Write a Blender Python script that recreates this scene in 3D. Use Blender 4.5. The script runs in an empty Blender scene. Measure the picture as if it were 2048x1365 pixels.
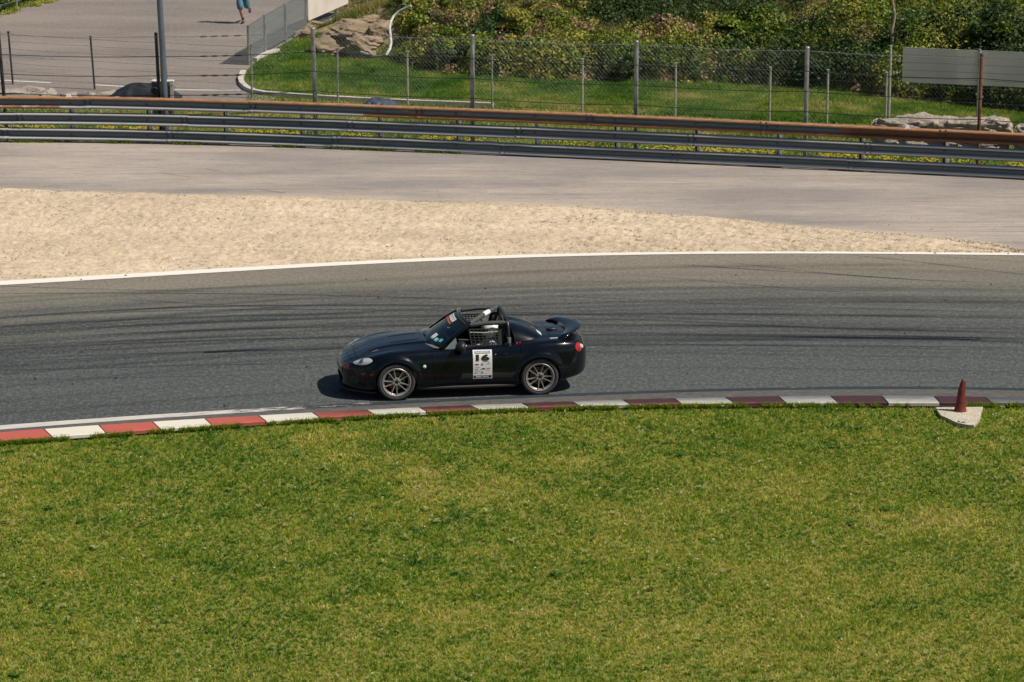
import bpy, bmesh, math, random
import numpy as np
from mathutils import Vector, Matrix
from mathutils.bvhtree import BVHTree
random.seed(7); rng = np.random.default_rng(11)
PI = math.pi
S = bpy.context.scene
COL = S.collection
# ------------------------------------------------------------------ camera
CAMH = 13.4; PITCH = math.radians(14.0); FPX = 6400.0
cd = bpy.data.cameras.new("camera"); cam = bpy.data.objects.new("camera", cd); COL.objects.link(cam)
cam.location = (0, 0, CAMH); cam.rotation_euler = (math.radians(90) - PITCH, 0, 0)
cd.sensor_width = 36.0; cd.lens = 36.0 * FPX / 2048.0
cd.clip_start = 1.0; cd.clip_end = 2500.0
cd.dof.use_dof = True; cd.dof.focus_distance = 52.0; cd.dof.aperture_fstop = 5.0
S.camera = cam
# ------------------------------------------------------------------ light
SUN_EL = math.radians(53.0); SUN_AZ = math.radians(-15.0)      # azimuth from +X
sv = Vector((math.cos(SUN_EL) * math.cos(SUN_AZ), math.cos(SUN_EL) * math.sin(SUN_AZ), math.sin(SUN_EL)))
W = bpy.data.worlds.new("World"); S.world = W; W.use_nodes = True
nt = W.node_tree; nt.nodes.clear()
sky = nt.nodes.new("ShaderNodeTexSky"); sky.sky_type = 'NISHITA'; sky.sun_disc = False
sky.sun_elevation = SUN_EL; sky.sun_rotation = math.atan2(sv.x, sv.y)
sky.air_density = 1.0; sky.dust_density = 0.8; sky.ozone_density = 1.0
bg = nt.nodes.new("ShaderNodeBackground"); bg.inputs[1].default_value = 0.052
wo = nt.nodes.new("ShaderNodeOutputWorld")
nt.links.new(sky.outputs[0], bg.inputs[0]); nt.links.new(bg.outputs[0], wo.inputs[0])
sd = bpy.data.lights.new("sun", 'SUN'); sd.energy = 5.0; sd.angle = math.radians(0.53); sd.color = (1.0, 0.93, 0.82)
sun = bpy.data.objects.new("sun", sd); COL.objects.link(sun)
sun.rotation_euler = sv.to_track_quat('Z', 'Y').to_euler()
S.view_settings.view_transform = 'Standard'; S.view_settings.look = 'None'
S.view_settings.exposure = 0.02; S.view_settings.gamma = 1.0; S.view_settings.use_curve_mapping = False
S.render.engine = 'CYCLES'
S.render.resolution_x = 1024; S.render.resolution_y = 682

# ------------------------------------------------------------------ helpers
cp, sp = math.cos(PITCH), math.sin(PITCH)
def G(px, py, z=0.0):
    """world point at height z that a surveyor reads at photo pixel px,py"""
    u = (px - 1024) / FPX; v = (682.5 - py) / FPX
    d = (u, cp + v * sp, -sp + v * cp)
    t = (z - CAMH) / d[2]
    return Vector((d[0] * t, d[1] * t, z))
def hgt(base, py):
    """height above base of the point seen at pixel row py"""
    v = (682.5 - py) / FPX
    y = base.y
    t = y / (cp + v * sp)
    return CAMH + t * (-sp + v * cp) - base.z
def NL(m): return m.node_tree.nodes, m.node_tree.links
def mat(name, color=(.5, .5, .5), rough=.6, metal=0.0, coat=0.0, spec=.5, noise=None, bump=None, emit=None, coatr=.05):
    """noise=(scale, amount, detail) multiplies the colour; bump=(scale, strength, distance)"""
    m = bpy.data.materials.new(name); m.use_nodes = True
    n, l = NL(m); b = n["Principled BSDF"]
    b.inputs["Base Color"].default_value = (*color, 1); b.inputs["Roughness"].default_value = rough
    b.inputs["Metallic"].default_value = metal; b.inputs["Coat Weight"].default_value = coat
    b.inputs["Coat Roughness"].default_value = coatr
    b.inputs["Specular IOR Level"].default_value = spec
    tc = n.new("ShaderNodeTexCoord")
    if noise:
        t = n.new("ShaderNodeTexNoise"); t.inputs["Scale"].default_value = noise[0]; t.inputs["Detail"].default_value = noise[2]
        l.new(tc.outputs["Object"], t.inputs["Vector"])
        r = n.new("ShaderNodeMapRange"); r.inputs[1].default_value = .3; r.inputs[2].default_value = .7
        r.inputs[3].default_value = 1 - noise[1]; r.inputs[4].default_value = 1 + noise[1]
        l.new(t.outputs[0], r.inputs[0])
        mx = n.new("ShaderNodeVectorMath"); mx.operation = 'SCALE'; mx.inputs[0].default_value = color
        l.new(r.outputs[0], mx.inputs["Scale"]); l.new(mx.outputs[0], b.inputs["Base Color"])
    if bump:
        t = n.new("ShaderNodeTexNoise"); t.inputs["Scale"].default_value = bump[0]; t.inputs["Detail"].default_value = 4
        l.new(tc.outputs["Object"], t.inputs["Vector"])
        bp = n.new("ShaderNodeBump"); bp.inputs["Strength"].default_value = bump[1]; bp.inputs["Distance"].default_value = bump[2]
        l.new(t.outputs[0], bp.inputs["Height"]); l.new(bp.outputs[0], b.inputs["Normal"])
    return m
def attr_mat(name, rough=.7, transl=0.0, spec=.3, attr="Col"):
    m = bpy.data.materials.new(name); m.use_nodes = True
    n, l = NL(m); b = n["Principled BSDF"]; a = n.new("ShaderNodeAttribute"); a.attribute_name = attr
    l.new(a.outputs["Color"], b.inputs["Base Color"]); b.inputs["Roughness"].default_value = rough
    b.inputs["Specular IOR Level"].default_value = spec
    if transl:
        t = n.new("ShaderNodeBsdfTranslucent"); l.new(a.outputs["Color"], t.inputs[0])
        mx = n.new("ShaderNodeMixShader"); mx.inputs[0].default_value = transl
        l.new(b.outputs[0], mx.inputs[1]); l.new(t.outputs[0], mx.inputs[2])
        l.new(mx.outputs[0], n["Material Output"].inputs[0])
    return m
class NG:
    """tiny node-graph builder"""
    def __init__(s, m):
        s.m = m; s.n, s.l = NL(m); s.b = s.n["Principled BSDF"]
        s.tc = s.n.new("ShaderNodeTexCoord"); s.geo = s.n.new("ShaderNodeNewGeometry")
    def noise(s, scale, vec=None, detail=4, vscale=(1, 1, 1), rough=.55):
        mp = s.n.new("ShaderNodeMapping"); mp.inputs["Scale"].default_value = vscale
        s.l.new(vec or s.geo.outputs["Position"], mp.inputs[0])
        t = s.n.new("ShaderNodeTexNoise"); t.inputs["Scale"].default_value = scale; t.inputs["Detail"].default_value = detail
        t.inputs["Roughness"].default_value = rough
        s.l.new(mp.outputs[0], t.inputs["Vector"]); return t.outputs[0]
    def rng(s, v, a, b, c=0., d=1.):
        r = s.n.new("ShaderNodeMapRange"); s.l.new(v, r.inputs[0])
        for i, q in enumerate((a, b, c, d)): r.inputs[i + 1].default_value = q
        return r.outputs[0]
    def math(s, op, a, b=None):
        r = s.n.new("ShaderNodeMath"); r.operation = op
        for i, q in enumerate((a, b)):
            if q is None: continue
            if isinstance(q, (int, float)): r.inputs[i].default_value = q
            else: s.l.new(q, r.inputs[i])
        return r.outputs[0]
    def mix(s, f, a, b):
        r = s.n.new("ShaderNodeMix"); r.data_type = 'RGBA'
        for i, q in ((0, f), (6, a), (7, b)):
            if isinstance(q, tuple): r.inputs[i].default_value = (*q, 1)
            elif isinstance(q, (int, float)): r.inputs[i].default_value = q
            else: s.l.new(q, r.inputs[i])
        return r.outputs[2]
    def attr(s, name):
        a = s.n.new("ShaderNodeAttribute"); a.attribute_name = name; return a
    def uv(s):
        return s.tc.outputs["UV"]
    def bump(s, h, strength, dist):
        b = s.n.new("ShaderNodeBump"); b.inputs["Strength"].default_value = strength; b.inputs["Distance"].default_value = dist
        s.l.new(h, b.inputs["Height"]); s.l.new(b.outputs[0], s.b.inputs["Normal"])
def newmat(name, rough=.85, spec=.3):
    m = bpy.data.materials.new(name); m.use_nodes = True; g = NG(m)
    g.b.inputs["Roughness"].default_value = rough; g.b.inputs["Specular IOR Level"].default_value = spec
    return m, g

def link(name, me, m=None, parent=None):
    o = bpy.data.objects.new(name, me); COL.objects.link(o)
    if m is not None and me is not None:
        for q in (m if isinstance(m, (list, tuple)) else [m]): me.materials.append(q)
    if parent: o.parent = parent
    return o
def tag(o, label=None, cat=None, group=None, kind=None):
    if label: o["label"] = label
    if cat: o["category"] = cat
    if group: o["group"] = group
    if kind: o["kind"] = kind
    return o
def empty(name, loc=(0, 0, 0), rz=0.0):
    o = bpy.data.objects.new(name, None); COL.objects.link(o); o.location = loc; o.rotation_euler = (0, 0, rz)
    o.empty_display_size = .2; return o
def copy_tree(o, parent=None):
    c = o.copy(); COL.objects.link(c)
    if parent: c.parent = parent
    for ch in list(o.children): copy_tree(ch, c)
    return c
def pymesh(name, vs, fs, smooth=False, ang=None):
    me = bpy.data.meshes.new(name); me.from_pydata([tuple(v) for v in vs], [], fs); me.update()
    if smooth:
        me.shade_smooth()
        if ang: me.set_sharp_from_angle(angle=math.radians(ang))
    return me
def npmesh(name, V, F, col=None, smooth=False):
    """V (n,3), F (m,k) all faces k-sided"""
    me = bpy.data.meshes.new(name); n, (m, k) = len(V), F.shape
    me.vertices.add(n); me.vertices.foreach_set("co", V.astype(np.float32).ravel())
    me.loops.add(m * k); me.loops.foreach_set("vertex_index", F.astype(np.int32).ravel())
    me.polygons.add(m); me.polygons.foreach_set("loop_start", np.arange(0, m * k, k, dtype=np.int32))
    me.update(calc_edges=True)
    if col is not None:
        a = me.color_attributes.new("Col", 'FLOAT_COLOR', 'POINT')
        c = np.ones((n, 4), np.float32); c[:, :3] = col; a.data.foreach_set("color", c.ravel())
    if smooth: me.shade_smooth()
    return me
def bm_mesh(name, bm, smooth=False, ang=None):
    me = bpy.data.meshes.new(name); bm.normal_update(); bm.to_mesh(me); bm.free()
    if smooth:
        me.shade_smooth()
        if ang: me.set_sharp_from_angle(angle=math.radians(ang))
    return me
class MB:
    """collects simple solids into one mesh"""
    def __init__(s): s.v = []; s.f = []
    def add(s, vs, fs):
        k = len(s.v); s.v += [tuple(v) for v in vs]; s.f += [[i + k for i in f] for f in fs]; return s
    def box(s, c, size, rz=0, M=None):
        x, y, z = [q / 2 for q in size]; vs = []
        R = Matrix.Rotation(rz, 3, 'Z') if M is None else M
        for a in (-1, 1):
            for b in (-1, 1):
                for d in (-1, 1): vs.append(Vector(c) + R @ Vector((a * x, b * y, d * z)))
        return s.add(vs, [[0, 1, 3, 2], [4, 6, 7, 5], [0, 4, 5, 1], [2, 3, 7, 6], [0, 2, 6, 4], [1, 5, 7, 3]])
    def tube(s, pts, r, n=8, cap=True, flat=1.0):
        pts = [Vector(p) for p in pts]; rs = r if isinstance(r, (list, tuple)) else [r] * len(pts)
        k = len(s.v); up = None
        for i, p in enumerate(pts):
            d = (pts[min(i + 1, len(pts) - 1)] - pts[max(i - 1, 0)]).normalized()
            if up is None:
                up = Vector((0, 0, 1)) if abs(d.z) < .9 else Vector((1, 0, 0))
            a = d.cross(up).normalized(); b = a.cross(d).normalized(); up = b
            for j in range(n):
                t = 2 * PI * j / n + PI / n
                s.v.append(tuple(p + (a * math.cos(t) + b * math.sin(t) * flat) * rs[i]))
        for i in range(len(pts) - 1):
            for j in range(n):
                q = (j + 1) % n
                s.f.append([k + i * n + j, k + i * n + q, k + (i + 1) * n + q, k + (i + 1) * n + j])
        if cap:
            s.f.append([k + j for j in range(n)][::-1]); s.f.append([k + (len(pts) - 1) * n + j for j in range(n)])
        return s
    def lathe(s, prof, n=48, axis='Y', c=(0, 0, 0), closed=True):
        """prof: (radius, offset along axis)"""
        k = len(s.v); P = len(prof)
        for i in range(n):
            t = 2 * PI * i / n; ct, st = math.cos(t), math.sin(t)
            for r, h in prof:
                p = (r * ct, h, r * st) if axis == 'Y' else (r * ct, r * st, h)
                s.v.append((p[0] + c[0], p[1] + c[1], p[2] + c[2]))
        for i in range(n):
            for j in range(P if closed else P - 1):
                q = (j + 1) % P; i2 = (i + 1) % n
                s.f.append([k + i * P + j, k + i * P + q, k + i2 * P + q, k + i2 * P + j])
        return s
    def build(s, name, m, parent=None, smooth=False, ang=40):
        me = pymesh(name, s.v, s.f)
        bm = bmesh.new(); bm.from_mesh(me); bmesh.ops.recalc_face_normals(bm, faces=bm.faces); bm.to_mesh(me); bm.free()
        if smooth: me.shade_smooth(); me.set_sharp_from_angle(angle=math.radians(ang))
        return link(name, me, m, parent)
def vnoise(x, y, scale, seed=0):
    """smooth value noise 0..1 on arrays"""
    r = np.random.default_rng(seed); N = 256; T = r.random((N, N))
    x = np.asarray(x) * scale + 1000.3; y = np.asarray(y) * scale + 1000.7
    xi = np.floor(x).astype(int); yi = np.floor(y).astype(int); fx = x - xi; fy = y - yi
    fx = fx * fx * (3 - 2 * fx); fy = fy * fy * (3 - 2 * fy)
    a = T[xi % N, yi % N]; b = T[(xi + 1) % N, yi % N]; c = T[xi % N, (yi + 1) % N]; d = T[(xi + 1) % N, (yi + 1) % N]
    return (a * (1 - fx) + b * fx) * (1 - fy) + (c * (1 - fx) + d * fx) * fy
def curve_fn(pix, lin=False):
    """ground line y(x) through photo pixels, extended straight beyond both ends"""
    P = np.array([[*G(*p)[:2]] for p in pix]); P = P[P[:, 0].argsort()]
    X, Y = P[:, 0], P[:, 1]
    if not lin:
        co = np.polyfit(X, Y, min(4, len(X) - 1)); x0, x1 = X[0], X[-1]
        d = np.polyder(co); s0, s1 = np.polyval(d, x0), np.polyval(d, x1); y0, y1 = np.polyval(co, x0), np.polyval(co, x1)
        def f(x):
            x = np.asarray(x, float)
            return np.where(x < x0, y0 + (x - x0) * s0, np.where(x > x1, y1 + (x - x1) * s1, np.polyval(co, np.clip(x, x0, x1))))
    else:
        s0 = (Y[1] - Y[0]) / (X[1] - X[0]); s1 = (Y[-1] - Y[-2]) / (X[-1] - X[-2])
        def f(x):
            x = np.asarray(x, float); y = np.interp(x, X, Y)
            return np.where(x < X[0], Y[0] + (x - X[0]) * s0, np.where(x > X[-1], Y[-1] + (x - X[-1]) * s1, y))
    return f
def strip(name, xs, fa, fb, nb, m, z=0.0, zf=None, kind='structure', parent=None):
    """sheet between two ground lines, UV u = metres along, v = 0..1 across"""
    xs = np.asarray(xs, float); t = np.linspace(0, 1, nb + 1)
    A, B = fa(xs), fb(xs); Y = A[:, None] * (1 - t) + B[:, None] * t; X = np.repeat(xs[:, None], nb + 1, 1)
    Z = np.full_like(X, z) if zf is None else zf(X, Y, np.repeat(t[None], len(xs), 0))
    V = np.stack([X, Y, Z], -1).reshape(-1, 3); n = nb + 1
    i, j = np.meshgrid(np.arange(len(xs) - 1), np.arange(nb), indexing='ij'); k = (i * n + j).ravel()
    F = np.stack([k, k + n, k + n + 1, k + 1], -1)
    me = npmesh(name, V, F, smooth=zf is not None)
    uvl = me.uv_layers.new(name="UVMap"); uv = np.stack([X, np.repeat(t[None], len(xs), 0)], -1).reshape(-1, 2)
    uvl.data.foreach_set("uv", uv[F.ravel()].astype(np.float32).ravel())
    o = link(name, me, m, parent)
    if kind: o["kind"] = kind
    return o

# ------------------------------------------------------------------ ground lines read off the photo
kerb_out = curve_fn([(0, 888), (205, 874), (420, 858), (630, 843), (850, 830), (1050, 822), (1250, 817), (1450, 814), (1660, 812), (1980, 813)])
kerb_in = curve_fn([(0, 868), (205, 855), (420, 840), (630, 828), (840, 819), (1050, 810), (1250, 803), (1450, 798), (1660, 795), (1870, 796), (1975, 798)])
white_in = curve_fn([(0, 572), (250, 557), (500, 543), (700, 531), (1000, 518), (1300, 511), (1600, 508.5), (2048, 512)])
white_out = curve_fn([(0, 564), (250, 550), (500, 536), (700, 525), (1000, 512.5), (1300, 507), (1600, 504.5), (2048, 507.5)])
gravel_out = curve_fn([(-200, 374), (0, 379), (160, 384), (330, 390), (520, 394), (700, 399), (850, 404), (1000, 410), (1150, 416), (1300, 427), (1460, 440), (1630, 458), (1720, 465), (1800, 472), (1900, 480), (1980, 488), (2030, 499)], lin=True)
rail_y = curve_fn([(0, 284), (250, 287), (512, 292), (760, 301), (1000, 311), (1280, 323), (1560, 335), (1800, 347), (2048, 359)])
fence_y = curve_fn([(20, 168), (184, 178), (330, 187), (502, 196), (675, 204), (815, 211), (984, 219), (1165, 228), (1351, 237), (1540, 246), (1655, 252)])
edge_y = curve_fn([(512, 187), (560, 193), (680, 200), (820, 207), (980, 213), (1165, 222), (1351, 231), (1700, 248)])

# ------------------------------------------------------------------ materials of the setting
mt_track, g = newmat("track_asphalt", .8, .25)
uv = g.uv()
big = g.noise(1.0, uv, 3, (.12, 5, 1)); streak = g.noise(1.0, uv, 6, (.07, 34, 1), .75); fine = g.noise(60, None, 2); speck = g.noise(9, None, 5, (1, .8, 1), .8)
sx = g.n.new("ShaderNodeSeparateXYZ"); g.l.new(uv, sx.inputs[0]); v = sx.outputs[1]; u = sx.outputs[0]
# worn rubber band: v .25-.75
band = g.math('MULTIPLY', g.rng(v, .22, .42, .15, 1), g.rng(v, .90, .60, .12, 1))
rub = g.math('MULTIPLY', band, g.rng(streak, .36, .60))
rub2 = g.math('MULTIPLY', g.rng(big, .38, .66), .5)
base = g.mix(g.rng(v, .30, .92), (.072, .083, .083), (.225, .200, .158))
c = g.mix(g.math('MULTIPLY', g.math('MULTIPLY', rub2, g.rng(v, 1.0, .6, .3, 1.0)), g.rng(u, -9, 3, 1.8, .8)), base, (.055, .062, .064))
c = g.mix(g.math('MULTIPLY', rub, g.rng(u, -9, 8, 1.0, .6)), c, (.026, .037, .042))
grain = g.noise(17, None, 3, (1, .55, 1), .9)
c = g.mix(g.rng(speck, .5, .72, 0, .28), c, (.30, .285, .24))
c = g.mix(g.rng(speck, .48, .30, 0, .30), c, (.03, .033, .035))
c = g.mix(g.rng(grain, .5, .78, 0, .42), c, (.34, .32, .28)); c = g.mix(g.rng(grain, .5, .22, 0, .55), c, (.02, .02, .02))
g.l.new(c, g.b.inputs["Base Color"]); g.bump(fine, .35, .01)
mt_run, g = newmat("runoff_asphalt", .9, .2)
p1 = g.noise(.35, None, 4, (.45, 1.4, 1)); p2 = g.noise(6, None, 5, (.3, 2.2, 1), .7); p3 = g.noise(10, None, 4, (1, .9, 1), .8)
p4 = g.noise(17, None, 3, (1, .55, 1), .9)
p7 = g.noise(2.2, None, 6, (.10, 1.6, 1), .75)
c = g.mix(g.rng(p1, .38, .62), (.42, .36, .31), (.265, .24, .225)); c = g.mix(g.rng(p7, .50, .68, 0, .55), c, (.17, .155, .15)); c = g.mix(g.rng(p4, .45, .25, 0, .45), c, (.10, .09, .09))
c = g.mix(g.rng(p2, .45, .72, 0, .6), c, (.17, .155, .15)); c = g.mix(g.rng(p3, .55, .75, 0, .4), c, (.46, .40, .34))
c = g.mix(g.rng(p3, .45, .28, 0, .4), c, (.12, .11, .11))
# sand blown over it close to the gravel
sand = g.attr("sand"); c = g.mix(sand.outputs["Fac"], c, (.55, .45, .33))
g.l.new(c, g.b.inputs["Base Color"]); g.bump(p3, .3, .01)
mt_pad, g = newmat("paddock_asphalt", .9, .2)
p1 = g.noise(.5, None, 4, (.5, 1.2, 1)); p2 = g.noise(10, None, 5, (1, .6, 1), .85)
c = g.mix(g.rng(p1, .35, .7), (.245, .21, .185), (.165, .148, .138)); c = g.mix(g.rng(p2, .5, .75, 0, .6), c, (.40, .35, .31)); c = g.mix(g.rng(p2, .45, .28, 0, .5), c, (.09, .09, .085))
g.l.new(c, g.b.inputs["Base Color"]); g.bump(p2, .3, .01)
mt_gravel, g = newmat("gravel", .95, .15)
p1 = g.noise(13, None, 5, (.75, .85, 1), .85); p2 = g.noise(.5, None, 4, (.35, 1.6, 1)); p3 = g.noise(9, None, 4, (.35, 1.2, 1), .7)
c = g.mix(g.rng(p2, .35, .7), (.67, .55, .40), (.54, .435, .31)); c = g.mix(g.rng(p1, .5, .8, 0, .55), c, (.82, .70, .52)); c = g.mix(g.rng(p1, .47, .30, 0, .9), c, (.17, .125, .085)); p5 = g.noise(9, None, 4, (.6, 1., 1), .85); c = g.mix(g.rng(p5, .5, .32, 0, .6), c, (.30, .22, .14))
c = g.mix(g.rng(p3, .46, .28, 0, .22), c, (.36, .27, .18))
g.l.new(c, g.b.inputs["Base Color"]); g.bump(g.math('ADD', p1, g.math('MULTIPLY', p3, 1.5)), .8, .03)
mt_white, g = newmat("worn_white_paint", .7)
p = g.noise(5, None, 5, (.25, 3, 1), .7); c = g.mix(g.rng(p, .57, .72, 0, .8), (.74, .71, .64), (.35, .33, .30)); g.l.new(c, g.b.inputs["Base Color"])
mt_soil, g = newmat("grass_soil", .95, .1)
p = g.noise(3.0, None, 5, (1, 1, 1), .7); p2 = g.noise(.35, None, 4); c = g.mix(g.rng(p, .35, .65), (.12, .14, .025), (.24, .21, .07)); c = g.mix(g.rng(p2, .45, .7, 0, .5), c, (.28, .23, .09))
g.l.new(c, g.b.inputs["Base Color"]); g.bump(p, .6, .05)
mt_bank, g = newmat("bank_soil", .95, .1)
p = g.noise(2.0, None, 5); c = g.mix(g.rng(p, .4, .65), (.09, .12, .03), (.20, .18, .07)); br = g.attr('bare'); p6 = g.noise(7, None, 5, (1, 1, 1), .75); c = g.mix(g.math('MULTIPLY', br.outputs['Fac'], g.rng(p6, .42, .5)), c, g.mix(g.rng(p6, .45, .65), (.22, .165, .10), (.42, .32, .20))); g.l.new(c, g.b.inputs["Base Color"]); g.bump(p, .7, .1)
mt_blade = attr_mat("grass_blades", .6, .4, .3)
mt_leaf = attr_mat("leaves", .6, .3, .3)
def rock_mat(name, a, b2, sc=3.0):
    m, g = newmat(name, .9, .2)
    p = g.noise(sc, None, 6, (1, 1, 1), .7); q = g.noise(sc * 6, None, 4, (1, 1, 1.8), .7)
    c = g.mix(g.rng(p, .35, .65), a, b2); c = g.mix(g.rng(q, .45, .28, 0, .7), c, tuple(x * .35 for x in b2))
    g.l.new(c, g.b.inputs["Base Color"]); g.bump(g.math('ADD', p, q), .8, .06); return m
mt_rock = rock_mat("tan_rock", (.42, .32, .21), (.27, .205, .14)); mt_conc = rock_mat("rough_concrete", (.46, .40, .335), (.30, .25, .21), 2.2)
mt_galv, g = newmat("galvanised_rail", .42, .5)
a = g.attr("rust_ridge_light"); sep = g.n.new("ShaderNodeSeparateColor"); g.l.new(a.outputs["Color"], sep.inputs[0])
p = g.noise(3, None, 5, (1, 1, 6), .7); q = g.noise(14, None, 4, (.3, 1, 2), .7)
c = g.mix(g.rng(p, .3, .7), (.055, .095, .12), (.11, .15, .17)); oi = g.n.new('ShaderNodeObjectInfo'); c = g.mix(g.math('MULTIPLY', oi.outputs['Random'], .45), c, (.17, .18, .18)); c = g.mix(sep.outputs[2], c, (.60, .59, .57))  # blue channel paints sunlit highlights onto beam ridges; valleys stay dark as shade
c = g.mix(g.rng(q, .60, .75, 0, .6), c, (.14, .11, .09))
rf = g.math('GREATER_THAN', g.math('ADD', g.math('MULTIPLY', sep.outputs[0], 1.0), g.math('MULTIPLY', g.math('SUBTRACT', p, .5), .9)), .5)
rcol = g.mix(g.rng(q, .35, .65), (.40, .205, .095), (.21, .10, .052)); rcol = g.mix(sep.outputs[1], rcol, (.10, .045, .022))
c = g.mix(rf, c, rcol)
g.l.new(c, g.b.inputs["Base Color"]); g.l.new(g.math('MULTIPLY', g.math('SUBTRACT', 1.0, rf), .25), g.b.inputs["Metallic"]); g.l.new(g.rng(rf, 0, 1, .42, .85), g.b.inputs["Roughness"])
mt_post = mat("galvanised_post", (.30, .31, .30), .55, .5, noise=(6, .3, 4))
mt_spacer = mat('pale_spacer_steel', (.50, .50, .50), .6, .1)
mt_rustpost = mat("rusty_post", (.16, .075, .045), .8, 0, noise=(7, .5, 4))
mt_darkpost = mat("dark_post", (.035, .035, .04), .7, .2, noise=(6, .3, 3))
mt_wire = mat("wire", (.33, .34, .33), .5, .7); mt_cable = mat("steel_cable", (.035, .04, .045), .5, .6)
mt_ltpost = mat("pale_post", (.38, .36, .31), .8, noise=(8, .25, 4))

# ------------------------------------------------------------------ the ground
XS = np.concatenate([np.arange(-60, -16, 2.0), np.arange(-16, 16, .25), np.arange(16, 61, 2.0)])
gm = MB(); gm.add([(-700, -150, -.03), (700, -150, -.03), (700, 1200, -.03), (-700, 1200, -.03)], [[0, 1, 2, 3]])
o = gm.build("ground", mt_soil); o["kind"] = "structure"
# run-off asphalt, from the white line to behind the rail
run = strip("runoff_area", XS, lambda x: white_in(x) + .05, lambda x: rail_y(x) + .12, 60, mt_run, 0.0)
me = run.data; co = np.zeros(len(me.vertices) * 3); me.vertices.foreach_get("co", co); co = co.reshape(-1, 3)
dd = co[:, 1] - gravel_out(co[:, 0]); sandv = np.clip(.75 - dd / (.25 + .9 * vnoise(co[:, 0], co[:, 1] * 0, .35, 3) ** 2), 0, .8) * np.clip(vnoise(co[:, 0], co[:, 1], .8, 4) * 1.7, .2, 1)
sa = me.attributes.new("sand", 'FLOAT', 'POINT'); sa.data.foreach_set("value", sandv.astype(np.float32))
track = strip("track", XS, lambda x: kerb_in(x) - .02, white_out, 24, mt_track, .004)
def gz(X, Y, T):
    e = np.minimum(np.clip(T * 14, 0, 1), np.clip((1 - T) * 10, 0, 1)); w = np.clip((gravel_out(X) - white_out(X)) / 2.0, 0.02, 1)
    n = (vnoise(X, Y, 1.3, 5) - .4) * .06 + (vnoise(X * .5, Y, 4, 6) - .5) * .035 + (vnoise(X * .8, Y, 9, 9) - .5) * .038 + .034 * np.sin((Y - gravel_out(X) + .25 * vnoise(X, Y, .6, 12)) * 14) * np.clip((vnoise(X, Y, .35, 13) - .3) * 3, 0, 1) + rng.normal(0, .010, X.shape)
    return .008 + e * w * (.035 + n).clip(.0, .2)
gx = np.concatenate([np.arange(-40, -13, .6), np.arange(-13, 10.0, .045)])
wig = lambda x: gravel_out(x) + (vnoise(x, 0 * np.asarray(x), 1.7, 8) - .5) * .35 + (vnoise(x, 0 * np.asarray(x), 6, 8) - .5) * .12
strip("gravel_trap", gx, lambda x: white_out(x) - .01, lambda x: np.maximum(wig(x), white_out(x) + .02), 110, mt_gravel, zf=gz)
wl = strip("white_line", XS, white_in, lambda x: white_out(x) + .03, 1, mt_white, .012)
wl["kind"] = "structure"

# skid marks, long rubber arcs on the track
mt_skid = bpy.data.materials.new("rubber_mark"); mt_skid.use_nodes = True; g = NG(mt_skid)
g.b.inputs["Base Color"].default_value = (.022, .028, .032, 1); g.b.inputs["Roughness"].default_value = .6
uv = g.uv(); sx = g.n.new("ShaderNodeSeparateXYZ"); g.l.new(uv, sx.inputs[0])
edge = g.math('MULTIPLY', g.rng(sx.outputs[1], 0, .4), g.rng(sx.outputs[1], 1, .6)); nz = g.noise(1, uv, 4, (.5, 3, 1), .7); nf = g.noise(45, None, 2)
st = g.attr("strength")
al = g.math('MULTIPLY', g.math('MULTIPLY', edge, g.rng(nz, .30, .62)), st.outputs["Fac"]); al = g.math('MULTIPLY', al, g.rng(nf, .3, .6, .45, 1))
g.l.new(al, g.b.inputs["Alpha"])
def skid(pts, w, strength, z, name="skid_mark", parent=track):
    P = np.array([[*G(*p)[:2]] for p in pts]); P = P[P[:, 0].argsort()]; n = max(12, int((P[-1, 0] - P[0, 0]) / .4)); xs = np.linspace(P[0, 0], P[-1, 0], n)
    co = np.polyfit(P[:, 0], P[:, 1], min(3, len(P) - 1)); y = np.polyval(co, xs)
    V = []; F = []; st = []; uvs = []
    for i, (x, yy) in enumerate(zip(xs, y)):
        ww = w * (.75 + .5 * random.random() * .4)
        V += [(x, yy - ww / 2, z), (x, yy + ww / 2, z)]; e = min(1, (i) / (n * .2), (n - 1 - i) / (n * .2)) if name != "rubber_lane" else 1
        st += [strength * e] * 2; uvs += [(x, 0), (x, 1)]
        if i: F.append([2 * i - 2, 2 * i, 2 * i + 1, 2 * i - 1])
    me = npmesh(name, np.array(V), np.array(F)); a = me.attributes.new("strength", 'FLOAT', 'POINT'); a.data.foreach_set("value", np.array(st, np.float32))
    ul = me.uv_layers.new(name="UVMap"); uvs = np.array(uvs, np.float32); ul.data.foreach_set("uv", uvs[np.array(F).ravel()].ravel())
    return link(name, me, mt_skid, parent)
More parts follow.
